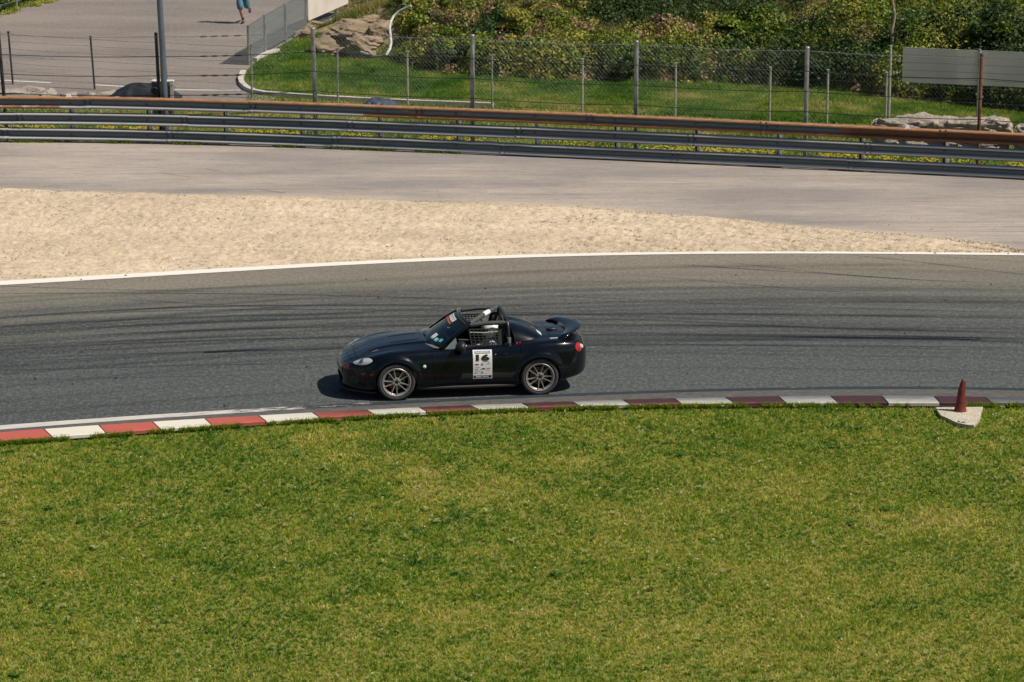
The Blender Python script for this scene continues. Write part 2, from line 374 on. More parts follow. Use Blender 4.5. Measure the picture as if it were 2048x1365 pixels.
SK = [([(-120, 650), (170, 624), (600, 613), (900, 611), (1100, 614)], .24, .9), ([(-120, 676), (340, 649), (600, 639), (900, 633), (1300, 628), (1811, 634), (2200, 640)], .30, .95),
      ([(-120, 690), (340, 664), (600, 656), (900, 652), (1300, 650), (1811, 661), (2200, 672)], .26, .8), ([(-120, 707), (290, 687), (600, 678), (900, 672), (1300, 670), (1811, 680), (2200, 690)], .22, .85),
      ([(-120, 724), (340, 707), (600, 701), (900, 694), (1300, 690), (1811, 695), (2200, 701)], .20, .7), ([(-120, 663), (200, 643), (520, 632), (800, 626)], .28, .7),
      ([(-120, 640), (120, 633), (420, 622), (700, 618), (1000, 622), (1300, 640), (1700, 652)], .18, .55), ([(-120, 590), (60, 588), (280, 588), (500, 589), (700, 592), (900, 600), (1100, 606)], .12, .8), ([(-120, 568), (0, 573), (170, 579), (300, 582), (480, 585)], .08, .7),
      ([(220, 598), (350, 606), (480, 613), (640, 622)], .10, .6), ([(1300, 526), (1446, 536), (1629, 548), (1800, 558), (1921, 568)], .16, .6), ([(1420, 520), (1530, 533), (1629, 547), (1780, 557), (2000, 566)], .14, .55),
      ([(1680, 510), (1800, 521), (1920, 535), (2100, 556)], .14, .6), ([(1860, 513), (1980, 521), (2150, 531)], .10, .5), ([(1250, 552), (1400, 562), (1592, 579), (1800, 590)], .10, .5),
      ([(1000, 585), (1300, 603), (1500, 610), (1811, 621), (2150, 628)], .10, .6), ([(1000, 640), (1300, 642), (1600, 655), (2000, 664)], .18, .7), ([(1100, 662), (1300, 668), (1700, 672), (2150, 684)], .14, .9),
      ([(1150, 690), (1400, 691), (1750, 697), (2150, 702)], .12, .5), ([(-120, 745), (200, 737), (500, 730), (680, 728)], .16, .5), ([(-120, 700), (140, 688), (400, 677), (700, 668)], .16, .7), ([(-120, 765), (250, 757), (560, 752)], .14, .35),
      ([(600, 600), (800, 598), (1100, 601), (1500, 612)], .10, .4), ([(700, 690), (1200, 705), (1700, 713), (2150, 722)], .22, .3), ([(1180, 735), (1500, 738), (2100, 748)], .25, .25)]
rs = random.Random(5)
for k in range(46):
    f = min(.9, max(.12, rs.gauss(.50, .17))); xc = rs.uniform(-11, 11); L = rs.uniform(3, 9); df = rs.uniform(-.035, .035); Q = []
    for t in (-1, -.3, .3, 1):
        x = xc + t * L; ff = f + df * t; y = float(kerb_in(x)) * (1 - ff) + float(white_in(x)) * ff; q = (1024 + FPX * x / (y * cp + CAMH * sp), 682.5 - FPX * (y * sp - CAMH * cp) / (y * cp + CAMH * sp)); Q.append(q)
    wd, sg = rs.uniform(.15, .5), rs.uniform(.15, .42)
    if Q[0][0] < 1500 < Q[-1][0] and 690 < float(np.interp(1500, [q[0] for q in Q], [q[1] for q in Q])) < 704: continue   # keep that lane clear
    SK.append((Q, wd, sg))
for i, (pts, w, stg) in enumerate(SK): skid(pts, w, stg, .007 + .0004 * i)
for i, (pts, w, stg) in enumerate([([(313, 345), (345, 350), (390, 356)], .07, .8), ([(410, 338), (425, 341), (445, 342)], .08, .7), ([(640, 372), (700, 377), (760, 382)], .08, .5), ([(520, 380), (545, 384), (575, 387)], .1, .6), ([(330, 352), (360, 358), (395, 358)], .05, .6), ([(1560, 412), (1620, 416), (1700, 421)], .06, .3), ([(60, 372), (140, 378), (260, 381)], .06, .4)]):
    skid(pts, w, stg, .006 + .001 * i, parent=run)
# rubber-darkened strip and worn paint line along the kerb
mt_edge, g = newmat("worn_edge_line", .7)
uv = g.uv(); p = g.noise(1, uv, 5, (1.8, 4, 1), .75); sx = g.n.new("ShaderNodeSeparateXYZ"); g.l.new(g.geo.outputs["Position"], sx.inputs[0])
keep = g.rng(sx.outputs[0], -7.5, -1.5, .80, .0)
f = g.math('GREATER_THAN', g.math('ADD', p, g.math('MULTIPLY', keep, .5)), .66)
c = g.mix(f, g.mix(g.rng(sx.outputs[0], -7, -3), (.17, .16, .145), (.028, .038, .048)), g.mix(g.rng(p, .4, .7), (.46, .44, .40), (.62, .60, .55))); g.l.new(c, g.b.inputs["Base Color"])
strip("edge_line", XS, lambda x: kerb_in(x) + .16 + .02 * np.clip(x + 8, 0, 99), lambda x: kerb_in(x) + .42 - .014 * np.clip(x + 8, 0, 8) + .02 * np.clip(x + 8, 0, 99), 2, mt_edge, .028)
mt_gut, g = newmat("gutter_asphalt", .85); p = g.noise(18, None, 5, (.5, 1, 1), .7); g.l.new(g.mix(g.rng(p, .35, .65), (.065, .065, .062), (.125, .118, .108)), g.b.inputs["Base Color"])
strip("gutter", XS, lambda x: kerb_in(x) - .01, lambda x: kerb_in(x) + .17 + .02 * np.clip(x + 8, 0, 99), 1, mt_gut, .024)

def bits(name, n, xa, xb, fy, s0, s1, cols, z0):
    x = rng.random(n) * (xb - xa) + xa; y = fy(x); s = s0 + (s1 - s0) * rng.random(n) ** 2; V = []; C = []; F = []
    for i in range(n):
        k = len(V); a_ = rng.random() * 6.28; cc, ss = math.cos(a_), math.sin(a_); h = s[i] * .7; L = s[i]; w = s[i] * .6; z = z0(x[i], y[i])
        for (u_, v_) in ((-L, -w), (L, -w * .6), (L * .8, w), (-L * .7, w * .8)): V.append((x[i] + u_ * cc - v_ * ss, y[i] + u_ * ss + v_ * cc, z))
        V.append((x[i], y[i], z + h)); C += [cols[rng.integers(len(cols))]] * 5; F += [[k, k + 1, k + 4], [k + 1, k + 2, k + 4], [k + 2, k + 3, k + 4], [k + 3, k, k + 4]]
    o = link(name, npmesh(name, np.array(V), np.array(F), np.array(C)), mt_blade); o["kind"] = "stuff"
bits("gravel_stones", 17000, -11.5, 10, lambda x: white_out(x) + (gravel_out(x) - white_out(x)) * rng.random(len(x)), .008, .024, [(.62, .52, .40), (.34, .27, .19), (.20, .15, .11), (.30, .23, .16), (.72, .64, .52)], lambda x, y: .03)
bits("spilled_gravel", 900, -11.5, 11, lambda x: gravel_out(x) + rng.exponential(.35, len(x)), .010, .026, [(.58, .48, .36), (.45, .37, .28)], lambda x, y: .002)
bits("rubber_crumbs", 120, -10, 10.5, lambda x: kerb_in(x) + .5 + (white_in(x) - kerb_in(x) + 3) * rng.random(len(x)), .008, .03, [(.02, .02, .02), (.04, .035, .03)], lambda x, y: .015 if y < white_out(x) else .045)
# kerb: a concrete bed with separate painted blocks
kerb = strip("kerb", XS, lambda x: kerb_out(x) - .02, lambda x: kerb_in(x) + .01, 1, mat("kerb_bed", (.10, .085, .07), .95, noise=(6, .3, 4)), .006)
def kerb_mat(name, a, dark):
    m, g = newmat(name, .6, .4)
    w = g.attr("wear"); p = g.noise(5, None, 5, (.6, 2.5, 1), .7); q = g.noise(25, None, 4, (1, 1, 1), .7)
    f = g.rng(g.math('ADD', w.outputs["Fac"], g.math('MULTIPLY', g.math('SUBTRACT', p, .5), .7)), .15, 1.0)
    c = g.mix(f, a, dark); c = g.mix(g.rng(q, .62, .78, 0, .5), c, tuple(x * .55 for x in a)); g.l.new(c, g.b.inputs["Base Color"]); g.bump(q, .3, .006)
    return m
mk_r = kerb_mat("red_kerb_paint", (.46, .105, .075), (.055, .022, .030)); mk_w = kerb_mat("white_kerb_paint", (.70, .66, .56), (.15, .16, .17))
mk_g = kerb_mat("bare_kerb_concrete", (.22, .21, .20), (.07, .08, .09))
J = [(-235, -215), (-125, -105), (-17, 2), (88, 104), (198, 212), (305, 320), (410, 424), (517, 532), (625, 640), (733, 748), (838, 853), (940, 955), (1043, 1058), (1143, 1158), (1245, 1260), (1348, 1362), (1450, 1468), (1556, 1572), (1661, 1676), (1762, 1776), (1868, 1880), (1969, 1984), (2070, 2084), (2170, 2184)]
for i in range(len(J) - 1):
    (a0, b0), (a1, b1) = J[i], J[i + 1]
    def xw(px, f):  # world x on ground line f seen at pixel column px
        x = 0.0
        for _ in range(30):
            d = (f(x) * cp + CAMH * sp); x = (px - 1024) / FPX * float(d)
        return x
    xi0, xi1, xo0, xo1 = xw(a0, kerb_in) + .012, xw(a1, kerb_in) - .012, xw(b0, kerb_out) + .012, xw(b1, kerb_out) - .012
    V = []; F = []; wr = []; nx = 6; prof = [(0, .004), (.0, .030), (.5, .045), (.97, .060), (1, .050), (1, .004)]
    for k in range(nx + 1):
        t = k / nx
        for (s, z) in prof:
            x = (xi0 * (1 - t) + xi1 * t) * (1 - s) + (xo0 * (1 - t) + xo1 * t) * s
            y = float(kerb_in(x)) * (1 - s) + float(kerb_out(x)) * s
            V.append((x, y, z + random.uniform(-.002, .002))); wr.append(np.clip((x + 5.0) / 5.5, 0, 1) * (1.7 - 1.05 * s) + np.clip((x - 2) / 4, 0, 1) * (.30 if i % 2 == 0 else .12) + .04); wr[-1] *= 1.0 if i % 2 == 0 else .62
    P = len(prof)
    for k in range(nx):
        for s in range(P - 1): F.append([k * P + s, k * P + s + 1, (k + 1) * P + s + 1, (k + 1) * P + s])
    F.append(list(range(P))[::-1]); F.append([nx * P + s for s in range(P)])
    me = pymesh("kerb_block", V, F); at = me.attributes.new("wear", 'FLOAT', 'POINT'); at.data.foreach_set("value", np.array(wr, np.float32))
    m = mk_g if i >= 21 else (mk_r if i % 2 == 0 else mk_w)
    link("kerb_block", me, m, kerb)

# paddock asphalt and its kerb edging, left behind the rail
pad_edge = [(560, 193), (530, 190), (508, 186), (494, 180), (484, 171), (481, 160), (486, 149), (497, 136), (510, 123), (540, 103), (571, 86), (612, 62), (673, 37), (733, 16), (800, -6), (900, -40)]
pts = [G(*p, .0) for p in pad_edge]; far = [G(900, -120), G(300, -120), G(105, 0), G(50, 12), G(0, 28), G(-300, 110)]
near = [Vector((x, float(rail_y(x)) + 4.3, 0)) for x in (-20, -14, -12, -10, -8.5)] + [Vector((G(545, 200).x, G(545, 200).y, 0))]
poly = pts + far + near
bm = bmesh.new(); f = bm.faces.new([bm.verts.new((p.x, p.y, -.004)) for p in poly]); bmesh.ops.triangulate(bm, faces=[f]); bmesh.ops.recalc_face_normals(bm, faces=bm.faces)
pm = bm_mesh("paddock", bm); pad = link("paddock", pm, mt_pad); pad["kind"] = "structure"
if pm.polygons[0].normal.z < 0: pm.flip_normals()
mt_edging = mat("edging_concrete", (.50, .46, .40), .9, noise=(5, .2, 4))
def edging(pix, name):
    P = [G(*p) for p in pix]; V = []; F = []
    for i, p in enumerate(P):
        d = (P[min(i + 1, len(P) - 1)] - P[max(0, i - 1)]).normalized(); n = Vector((-d.y, d.x, 0)) * .07
        V += [p - n + Vector((0, 0, -.02)), p - n + Vector((0, 0, .09)), p + n + Vector((0, 0, .09)), p + n + Vector((0, 0, -.02))]
        if i:
            k = 4 * i
            for a, b in ((0, 1), (1, 2), (2, 3)): F.append([k - 4 + a, k - 4 + b, k + b, k + a])
    mb = MB(); mb.add(V, F + [[0, 1, 2, 3], [len(V) - 4, len(V) - 1, len(V) - 2, len(V) - 3]]); o = mb.build(name, mt_edging); o["kind"] = "structure"; return o
edging([(487, 147), (481, 160), (484, 171), (494, 180), (508, 186), (530, 190), (600, 195), (680, 200), (760, 204), (820, 207), (900, 210), (986, 213.3)], "edging")
edging([(509, 123), (525, 115), (540, 108), (556, 104)], "edging")
ml = MB()
for a, b in (((-60, 160), (8, 163)), ((8, 161), (102, 166)), ((190, 170), (310, 177)), ((345, 180), (480, 181))):
    p, q = G(*a, .004), G(*b, .004); ml.add([p + Vector((0, -.05, 0)), q + Vector((0, -.05, 0)), q + Vector((0, .05, 0)), p + Vector((0, .05, 0))], [[0, 1, 2, 3]])
o = ml.build("paddock_line", mt_white); o["kind"] = "structure"

# ------------------------------------------------------------------ the bank behind
foot = curve_fn([(560, 70), (640, 88), (720, 116), (800, 128), (900, 148), (1100, 160), (1300, 163), (1500, 170), (1700, 185), (2048, 225), (2300, 255)], lin=True)
xl = G(600, 60).x
def pixof(x, y, z):
    d = y * cp - (z - CAMH) * sp; return 1024 + FPX * x / d, 682.5 - FPX * (y * sp + (z - CAMH) * cp) / d
_pf = [G(*q) for q in ((498, 130), (530, 108), (571, 84), (612, 60), (673, 35), (733, 13), (800, -8), (870, -30), (1100, -110))]
_py = [q.y for q in _pf]; _px = [q.x for q in _pf]
def bank_h(x, y):
    d = np.asarray(y) - foot(x); w = np.clip((np.asarray(x) - np.interp(y, _py, _px) - .25) / 1.2, 0, 1) ** .8
    base = np.clip(d, 0, 48); h = (.45 * base + .12 * np.clip(d, 0, .8)) * w * 1.0
    df = np.clip(np.asarray(x) - np.interp(y, _py, _px) - .35, 0, 99); h = np.minimum(h, .05 + df * .30 + np.clip(df - 2.2, 0, 9) * .5)
    return h * np.where(d > 0, 1, 0) + np.where(d > 0, (vnoise(x, y, .9, 21) - .45) * .35 * np.clip(d, 0, 1) * w, 0) - .015
bx = np.concatenate([np.arange(xl, 20, .3), np.arange(20, 110, 3)]); by = np.linspace(0, 1, 60)
X = np.repeat(bx[:, None], 60, 1); Y = foot(X) + (by ** 2.2 * 75)[None]; Z = bank_h(X, Y)
_d = Y * cp - (Z - CAMH) * sp; _PX = 1024 + FPX * X / _d; _PY = 682.5 - FPX * (Y * sp + (Z - CAMH) * cp) / _d
BARE = (np.clip((800 - _PX) / 30, 0, 1) * np.clip((_PY - 5) / 20, 0, 1)).ravel()
V = np.stack([X, Y, Z], -1).reshape(-1, 3); i, j = np.meshgrid(np.arange(len(bx) - 1), np.arange(59), indexing='ij'); k = (i * 60 + j).ravel()
o = link("bank", npmesh("bank", V, np.stack([k, k + 60, k + 61, k + 1], -1), smooth=True), mt_bank); o["kind"] = "structure"; o.data.attributes.new("bare", 'FLOAT', 'POINT').data.foreach_set("value", BARE.astype(np.float32))

def on_bank(px, py):
    for z in np.linspace(9, 0, 900):
        q = G(px, py, float(z))
        if float(bank_h(q.x, q.y)) >= z: return q
    return G(px, py, 0)
# ------------------------------------------------------------------ grass
def blades(name, X, Y, Z, h, w, lean, col, mat_, kind="stuff"):
    n = len(X); a = rng.random(n) * 2 * PI; la = rng.random(n) * 2 * PI; L = lean * (.4 + .9 * rng.random(n)) * h
    dx, dy = np.cos(a) * w / 2, np.sin(a) * w / 2
    P0 = np.stack([X - dx, Y - dy, Z], -1); P1 = np.stack([X + dx, Y + dy, Z], -1)
    P2 = np.stack([X + np.cos(la) * L, Y + np.sin(la) * L, Z + np.sqrt(np.maximum(h * h - L * L, (.3 * h) ** 2))], -1)
    V = np.stack([P0, P1, P2], 1).reshape(-1, 3); F = np.arange(3 * n).reshape(-1, 3)
    C = np.repeat(col, 3, 0)
    me = npmesh(name, V, F, C); o = link(name, me, mat_); o["kind"] = kind; return o
def pal(t, stops):
    xs = [s[0] for s in stops]; return np.stack([np.interp(t, xs, [s[1][k] for s in stops]) for k in range(3)], -1)
GP = [(0, (.050, .150, .010)), (.28, (.145, .270, .014)), (.58, (.315, .360, .042)), (.85, (.50, .47, .085)), (1, (.64, .50, .19))]
def lawn_points(n, dens_pow=1.0):
    # uniform over the picture's foreground trapezoid
    y = rng.random(n * 2) * (50.0 - 33.0) + 33.0; x = (rng.random(n * 2) - .5) * 2 * 9.3
    k = (np.abs(x) < y * .168 + .9) & (y < kerb_out(x) + .03 + .05 * (vnoise(x, y, 5, 77) - .3)); return x[k][:n], y[k][:n]
n = 640000
x, y = lawn_points(n)
# gather into tufts
q = rng.random(len(x)) < .6; cxs = np.round(x / .075) + .0; cys = np.round(y / .13)
hx = (np.sin(cxs * 127.1 + cys * 311.7) * 43758.5) % 1; hy = (np.sin(cxs * 269.5 + cys * 183.3) * 43758.5) % 1
x = np.where(q, (cxs + hx - .5) * .075 + (x - cxs * .075) * .5, x); y = np.where(q, (cys + hy - .5) * .13 + (y - cys * .13) * .5, y)
big = vnoise(x, y, .45, 31) * .5 + vnoise(x, y, 1.6, 32) * .3 + vnoise(x, y, 5, 33) * .2
dark = vnoise(x, y, 3.2, 34)
hh = (np.sin(cxs * 12.9 + cys * 78.2) * 43758.5) % 1
t = np.clip(.50 + (big - .5) * .72 + (hh - .5) * .40 + rng.normal(0, .12, len(x)) - .22 * np.clip((dark - .66) * 5, 0, 1) + .26 * np.clip((vnoise(x, y * .8, .9, 37) * .7 + vnoise(x, y, 3.5, 38) * .3 - .70) * 6, 0, 1), 0, 1)
col = pal(t, GP) * (1 + rng.normal(0, .12, len(x)))[:, None]
hh2 = .018 + .022 * rng.random(len(x)) + .024 * np.clip((vnoise(x, y, 2.4, 36) - .6) * 3, 0, 1)
SLAB = [(1872, 815), (1966, 814), (1963, 823), (1961, 833), (1955, 843), (1948, 851), (1935, 850), (1915, 846), (1898, 838), (1882, 831), (1876, 823)]
sp2 = [G(*q)[:2] for q in SLAB]; ins = np.zeros(len(x), bool)
for (xa_, ya_), (xb_, yb_) in zip(sp2, sp2[1:] + sp2[:1]): ins ^= ((ya_ > y) != (yb_ > y)) & (x < (xb_ - xa_) * (y - ya_) / (yb_ - ya_ + 1e-12) + xa_)
kp = ~ins
blades("lawn", x[kp], y[kp], np.full(kp.sum(), -.03), hh2[kp] + .02, .015 + .012 * rng.random(kp.sum()), .85, col[kp].clip(.01, .6), mt_blade)
n = 26000; x = rng.random(n) * 19 - 9.5; y = kerb_out(x) - .04 + .075 * rng.random(n) ** 1.5; k = (vnoise(x, y * 0, 3.0, 41) * .6 + vnoise(x, y * 0, 11, 42) * .4 > .40) & ((x < 6.35) | (x > 7.25)); x, y = x[k], y[k]
blades("kerb_side_grass", x, y, np.full(len(x), -.01), .05 + .06 * rng.random(len(x)), .016 + .01 * rng.random(len(x)), .6, pal(np.clip(rng.normal(.42, .2, len(x)), 0, 1), GP), mt_blade)
# broad weeds (rosettes) and small flowers in the lawn
n = 1500; x, y = lawn_points(n); V = []; C = []
for cx, cy in zip(x[:750], y[:750]):
    r = random.uniform(.02, .06) if random.random() < .93 else random.uniform(.06, .11); tone = random.choice([(.07, .18, .03), (.11, .22, .04), (.28, .34, .09), (.38, .40, .15)])
    for k in range(random.randint(5, 9)):
        a = random.random() * 2 * PI; c, s = math.cos(a), math.sin(a); w = r * .26; z0 = .0; zt = random.uniform(.02, .055)
        V += [(cx, cy, z0), (cx + c * r * .55 - s * w, cy + s * r * .55 + c * w, z0 + zt), (cx + c * r, cy + s * r, z0 + zt * .7), (cx + c * r * .55 + s * w, cy + s * r * .55 - c * w, z0 + zt)]; j = random.uniform(.75, 1.25); C += [tuple(q * j for q in tone)] * 4
V = np.array(V); o = link("weeds", npmesh("weeds", V, np.arange(len(V)).reshape(-1, 4), np.array(C)), mt_blade); o["kind"] = "stuff"
V = []; C = []
for cx, cy in zip(x[1100:], y[1100:]):
    r = random.uniform(.009, .016); z = random.uniform(.045, .07); cc = (.75, .72, .62) if random.random() < .55 else (.75, .50, .05)
    V += [(cx - r, cy, z), (cx, cy - r, z - .004), (cx + r, cy, z), (cx, cy + r, z + .004)]; C += [cc] * 4
V = np.array(V); o = link("lawn_flowers", npmesh("lawn_flowers", V, np.arange(len(V)).reshape(-1, 4), np.array(C)), mt_blade); o["kind"] = "stuff"

# grass behind the rail
def far_grass(n, x0, x1, ya, yb, name, pal_, hmin, hmax, w, bias=0.0, seed=50, keep=None):
    x = rng.random(n) * (x1 - x0) + x0; a, b = ya(x), yb(x); y = a + (b - a) * rng.random(n)
    if keep is not None: k = keep(x, y); x, y = x[k], y[k]
    t = np.clip(.5 + bias + (vnoise(x, y, .6, seed) - .5) * .8 + (vnoise(x, y, 3, seed + 1) - .5) * .5 + rng.normal(0, .12, len(x)), 0, 1)
    return blades(name, x, y, bank_h(x, y) * (y > foot(x)) - .02 * (y <= foot(x)), (hmin + (hmax - hmin) * rng.random(len(x))), w * (.7 + .6 * rng.random(len(x))), .7, pal(t, pal_) * (1 + rng.normal(0, .1, len(x)))[:, None].clip(.5, 1.5), mt_blade)
GF = [(0, (.045, .130, .010)), (.4, (.12, .240, .016)), (.7, (.26, .33, .035)), (1, (.52, .43, .17))]
PEX = np.array([[p.x, p.y] for p in pts]); 
def not_pad(x, y):
    # right of the paddock edge (edge x as a function of y)
    e = PEX[1:]; o_ = e[:, 1].argsort(); ex = np.interp(y, e[o_, 1], e[o_, 0]); return (x > ex + .05)
far_grass(330000, -8, 16, lambda x: edge_y(x) + .1, lambda x: foot(x) + .6, "field_grass", GF, .05, .11, .028, -.02, 50, not_pad)
far_grass(90000, -16, 16, lambda x: rail_y(x) + .15, lambda x: np.where(x < -6.6, rail_y(x) + 4.4, edge_y(x) - .1), "verge_grass", GF, .05, .12, .026, .05, 60)
# yellow flowers along the foot of the rail
n = 6500; x = rng.random(n) * 32 - 16; y = rail_y(x) + .25 + rng.random(n) ** .8 * 2.0; k = vnoise(x, y, 1.2, 70) > .42; x, y = x[k], y[k]; n = len(x); z = .09 + rng.random(n) * .06; r = .016 + .012 * rng.random(n)
V = np.stack([np.stack([x - r, y, z], -1), np.stack([x, y - r, z - .008], -1), np.stack([x + r, y, z], -1), np.stack([x, y + r, z + .008], -1)], 1).reshape(-1, 3)
o = link("yellow_flowers", npmesh("yellow_flowers", V, np.arange(4 * n).reshape(-1, 4), np.tile((.62, .47, .03), (4 * n, 1))), mt_blade); o["kind"] = "stuff"
# weeds growing under the lowest rail at the left
n = 2600; x = rng.random(n) * 12 - 13; y = rail_y(x) - .05 - rng.random(n) * .06; k = vnoise(x, y * 0, 1.8, 71) > .5; x, y = x[k], y[k]
blades("rail_weeds", x, y, np.zeros(len(x)), .05 + .08 * rng.random(len(x)), np.full(len(x), .02), .5, pal(rng.random(len(x)) * .6, GP), mt_blade)
o = None

# ------------------------------------------------------------------ undergrowth on the bank and shrubs
LP = {'dark': [(0, (.020, .050, .014)), (1, (.080, .135, .030))], 'mid': [(0, (.080, .150, .018)), (1, (.27, .34, .040))],
      'olive': [(0, (.19, .20, .030)), (1, (.46, .42, .080))], 'dry': [(0, (.26, .18, .08)), (1, (.58, .43, .24))], 'pink': [(0, (.24, .15, .09)), (1, (.46, .30, .21))], 'yellow': [(0, (.26, .28, .03)), (1, (.50, .46, .06))]}
def leaves(cx, cy, cz, R, Hh, n, size, kind):
    """n leaf quads through a clump's dome; returns V (4n,3), C"""
    u = rng.normal(size=(n, 3)); u /= np.linalg.norm(u, axis=1)[:, None]; u[:, 2] = np.abs(u[:, 2])
    rr = (.45 + .6 * rng.random(n))[:, None]; P = u * rr * np.array([R, R, Hh]) + np.array([cx, cy, cz])
    nrm = u + rng.normal(0, .7, (n, 3)); nrm /= np.linalg.norm(nrm, axis=1)[:, None]
    a = np.cross(nrm, rng.normal(size=(n, 3))); a /= np.linalg.norm(a, axis=1)[:, None]; b = np.cross(nrm, a)
    s = (size * (.6 + .8 * rng.random(n)))[:, None]; a = a * s; b = b * s * .6
    V = np.stack([P - a, P + b, P + a, P - b], 1).reshape(-1, 3)
    C = pal(rng.random(n), LP[kind]); return V, np.repeat(C, 4, 0)
VV = []; CC = []
def pixof(x, y, z):
    d = y * cp - (z - CAMH) * sp; return 1024 + FPX * x / d, 682.5 - FPX * (y * sp + (z - CAMH) * cp) / d
cnt = 0
def in_rocks(px, py): return px < 790 and py < 125 and py > 45 - (px - 640) * .3
tries = 0
while cnt < 1900 and tries < 40000:
    tries += 1
    x = random.uniform(-5.2, 15.5); d = random.uniform(-.15, 12.0) ; y = float(foot(x)) + d; z = float(bank_h(x, y))
    px, py = pixof(x, y, z)
    if py < -90 or px < 640 or in_rocks(px, py + 6): continue
    if 760 < px < 812 and random.random() < .85: continue
    if px < 790:
        if py < 45 - (px - 640) * .15 or random.random() < .03: kind = random.choice(['olive', 'dry', 'mid', 'dark']); R = random.uniform(.12, .25); Hh = .10
        else: continue
    else:
        up = py < 45 - (px - 1000) * .0 and px > 1350
        low = vnoise(x, y, .55, 90) ; mb_ = vnoise(x, y, .35, 91)
        if d < .35: kind = random.choices(['dry', 'olive', 'mid', 'dark'], [3, 3, 2, 2])[0]; R = random.uniform(.12, .28); Hh = R * random.uniform(.9, 1.4)
        elif up and low > .18: kind = random.choices(['mid', 'olive', 'yellow', 'dark'], [5, 4, .3, 1])[0]; R = random.uniform(.2, .4); Hh = R * .5
        elif px < 1500 and py < 110: kind = random.choices(['olive', 'mid', 'dry', 'pink', 'dark', 'yellow'], [5, 4, 1.7, 1.2, 1.5, .3])[0]; R = random.uniform(.18, .42); Hh = R * random.uniform(.8, 1.3)
        else: kind = random.choices(['dark', 'mid', 'olive', 'pink'], [3.6, 5, 2.4, .4])[0]; R = random.uniform(.25, .7); Hh = R * random.uniform(.7, 1.5)
        if low > .66: kind = 'dark'
        if low < .2 and kind == 'dark': kind = 'mid'
    n_ = int(60 + 520 * R * R * 2.2); v_, c_ = leaves(x, y, z - .03, R, Hh, n_, .042 if kind != 'pink' else .03, kind); VV.append(v_); CC.append(c_); cnt += 1
V = np.concatenate(VV); C = np.concatenate(CC)
# a cover of tall grass over everything, so no soil shows as a sheet
o = link("undergrowth", npmesh("undergrowth", V, np.arange(len(V)).reshape(-1, 4), C), mt_leaf); o["kind"] = "stuff"
print("undergrowth quads", len(V) // 4)
GB = [(0, (.06, .11, .022)), (.45, (.16, .19, .04)), (.75, (.36, .29, .10)), (1, (.60, .45, .25))]
far_grass(150000, -5.5, 16, lambda x: foot(x) + .05, lambda x: foot(x) + 11, "bank_grass", GB, .10, .28, .030, .02, 80, lambda x, y: (pixof(x, y, bank_h(x, y))[0] > 800) | (pixof(x, y, bank_h(x, y))[1] < 16) | (vnoise(x, y, 1.6, 99) > .74))
def shrub(px, py, z0, Hh, R, kind, label, lobes=9):
    b = on_bank(px, py); b.z -= .05
    root = empty("shrub", b); tag(root, label, "shrub", "shrubs on the bank")
    s = MB(); V = []; C = []
    for k in range(5):
        a = random.random() * 2 * PI; tip = (math.cos(a) * R * .5, math.sin(a) * R * .5, Hh * .7); s.tube([(0, 0, -.05), (tip[0] * .4, tip[1] * .4, Hh * .35), tip], [.025, .018, .006], 5)
    for k in range(lobes):
        a = random.random() * 2 * PI; rr = R * random.uniform(.1, .7); lr = R * random.uniform(.32, .55)
        v_, c_ = leaves(math.cos(a) * rr, math.sin(a) * rr, Hh * random.uniform(.15, .6), lr, lr * random.uniform(.7, 1.1), int(420 * R), .05, kind if random.random() < .8 else 'mid'); V.append(v_); C.append(c_)
    s.build("stem", mt_bark, root); V = np.concatenate(V); link("foliage", npmesh("foliage", V, np.arange(len(V)).reshape(-1, 4), np.concatenate(C)), mt_leaf, root)
mt_bark = mat("bark", (.20, .15, .11), .9, noise=(14, .4, 4))
for a in [(1985, 95, 1.2, 1.5, 1.0, 'dark', "big dark green shrub at the top right, above the white board"), (1905, 60, 1.6, .8, .6, 'dark', "dark shrub on the bank behind the white board's middle"),
          (1640, 160, .6, .7, .6, 'dark', "dark bramble bush low on the bank behind the right-hand wire fence"), (1480, 75, 1.2, .7, .6, 'dark', "round dark bush beside a shadowed hollow high on the bank"),
          (1240, 150, .3, .8, .6, 'dark', "dark bush at the foot of the bank behind the middle fence post"), (900, 135, .3, .75, .75, 'dark', "dark leafy bush at the bank's foot right of the grey hose"),
          (1040, 60, 1.2, .6, .6, 'olive', "olive bush with dry flower heads above the middle of the bank"), (845, 62, .8, .6, .5, 'mid', "green bush touching the upper curve of the hose")]:
    shrub(*a)

# rocks by the hose
def rock(px, py, z, size, label, m=mt_rock, name="rock", seed=0, cat="rock", group=None, rz=0.0, rough_=.18, base=None):
    b = base if base is not None else G(px, py, z); bm = bmesh.new(); bmesh.ops.create_icosphere(bm, subdivisions=4, radius=1.0)
    r = np.random.default_rng(seed); P = np.array([v.co[:] for v in bm.verts])
    dirs = r.normal(size=(14, 3)); dirs /= np.linalg.norm(dirs, axis=1)[:, None]; h = .62 + .3 * r.random(14)
    pr = P @ dirs.T; k = np.min(np.where(pr > .05, h / np.maximum(pr, .05), 9), axis=1); k = np.minimum(k, 1.05)
    k *= 1 + rough_ * (vnoise(P[:, 0] + P[:, 2] * 1.7, P[:, 1] - P[:, 2], 2.5, seed) - .5) + rough_ * .5 * (vnoise(P[:, 0] - P[:, 2] * 2, P[:, 1] + P[:, 2], 7, seed + 1) - .5)
    for v, q in zip(bm.verts, P * k[:, None]): v.co = (q[0] * size[0], q[1] * size[1], (q[2]) * size[2])
    o = link(name, bm_mesh(name, bm, True, 38), m); o.location = b; o.rotation_euler = (0, 0, rz); return tag(o, label, cat, group)
gr = "boulders beside the hose on the bank"
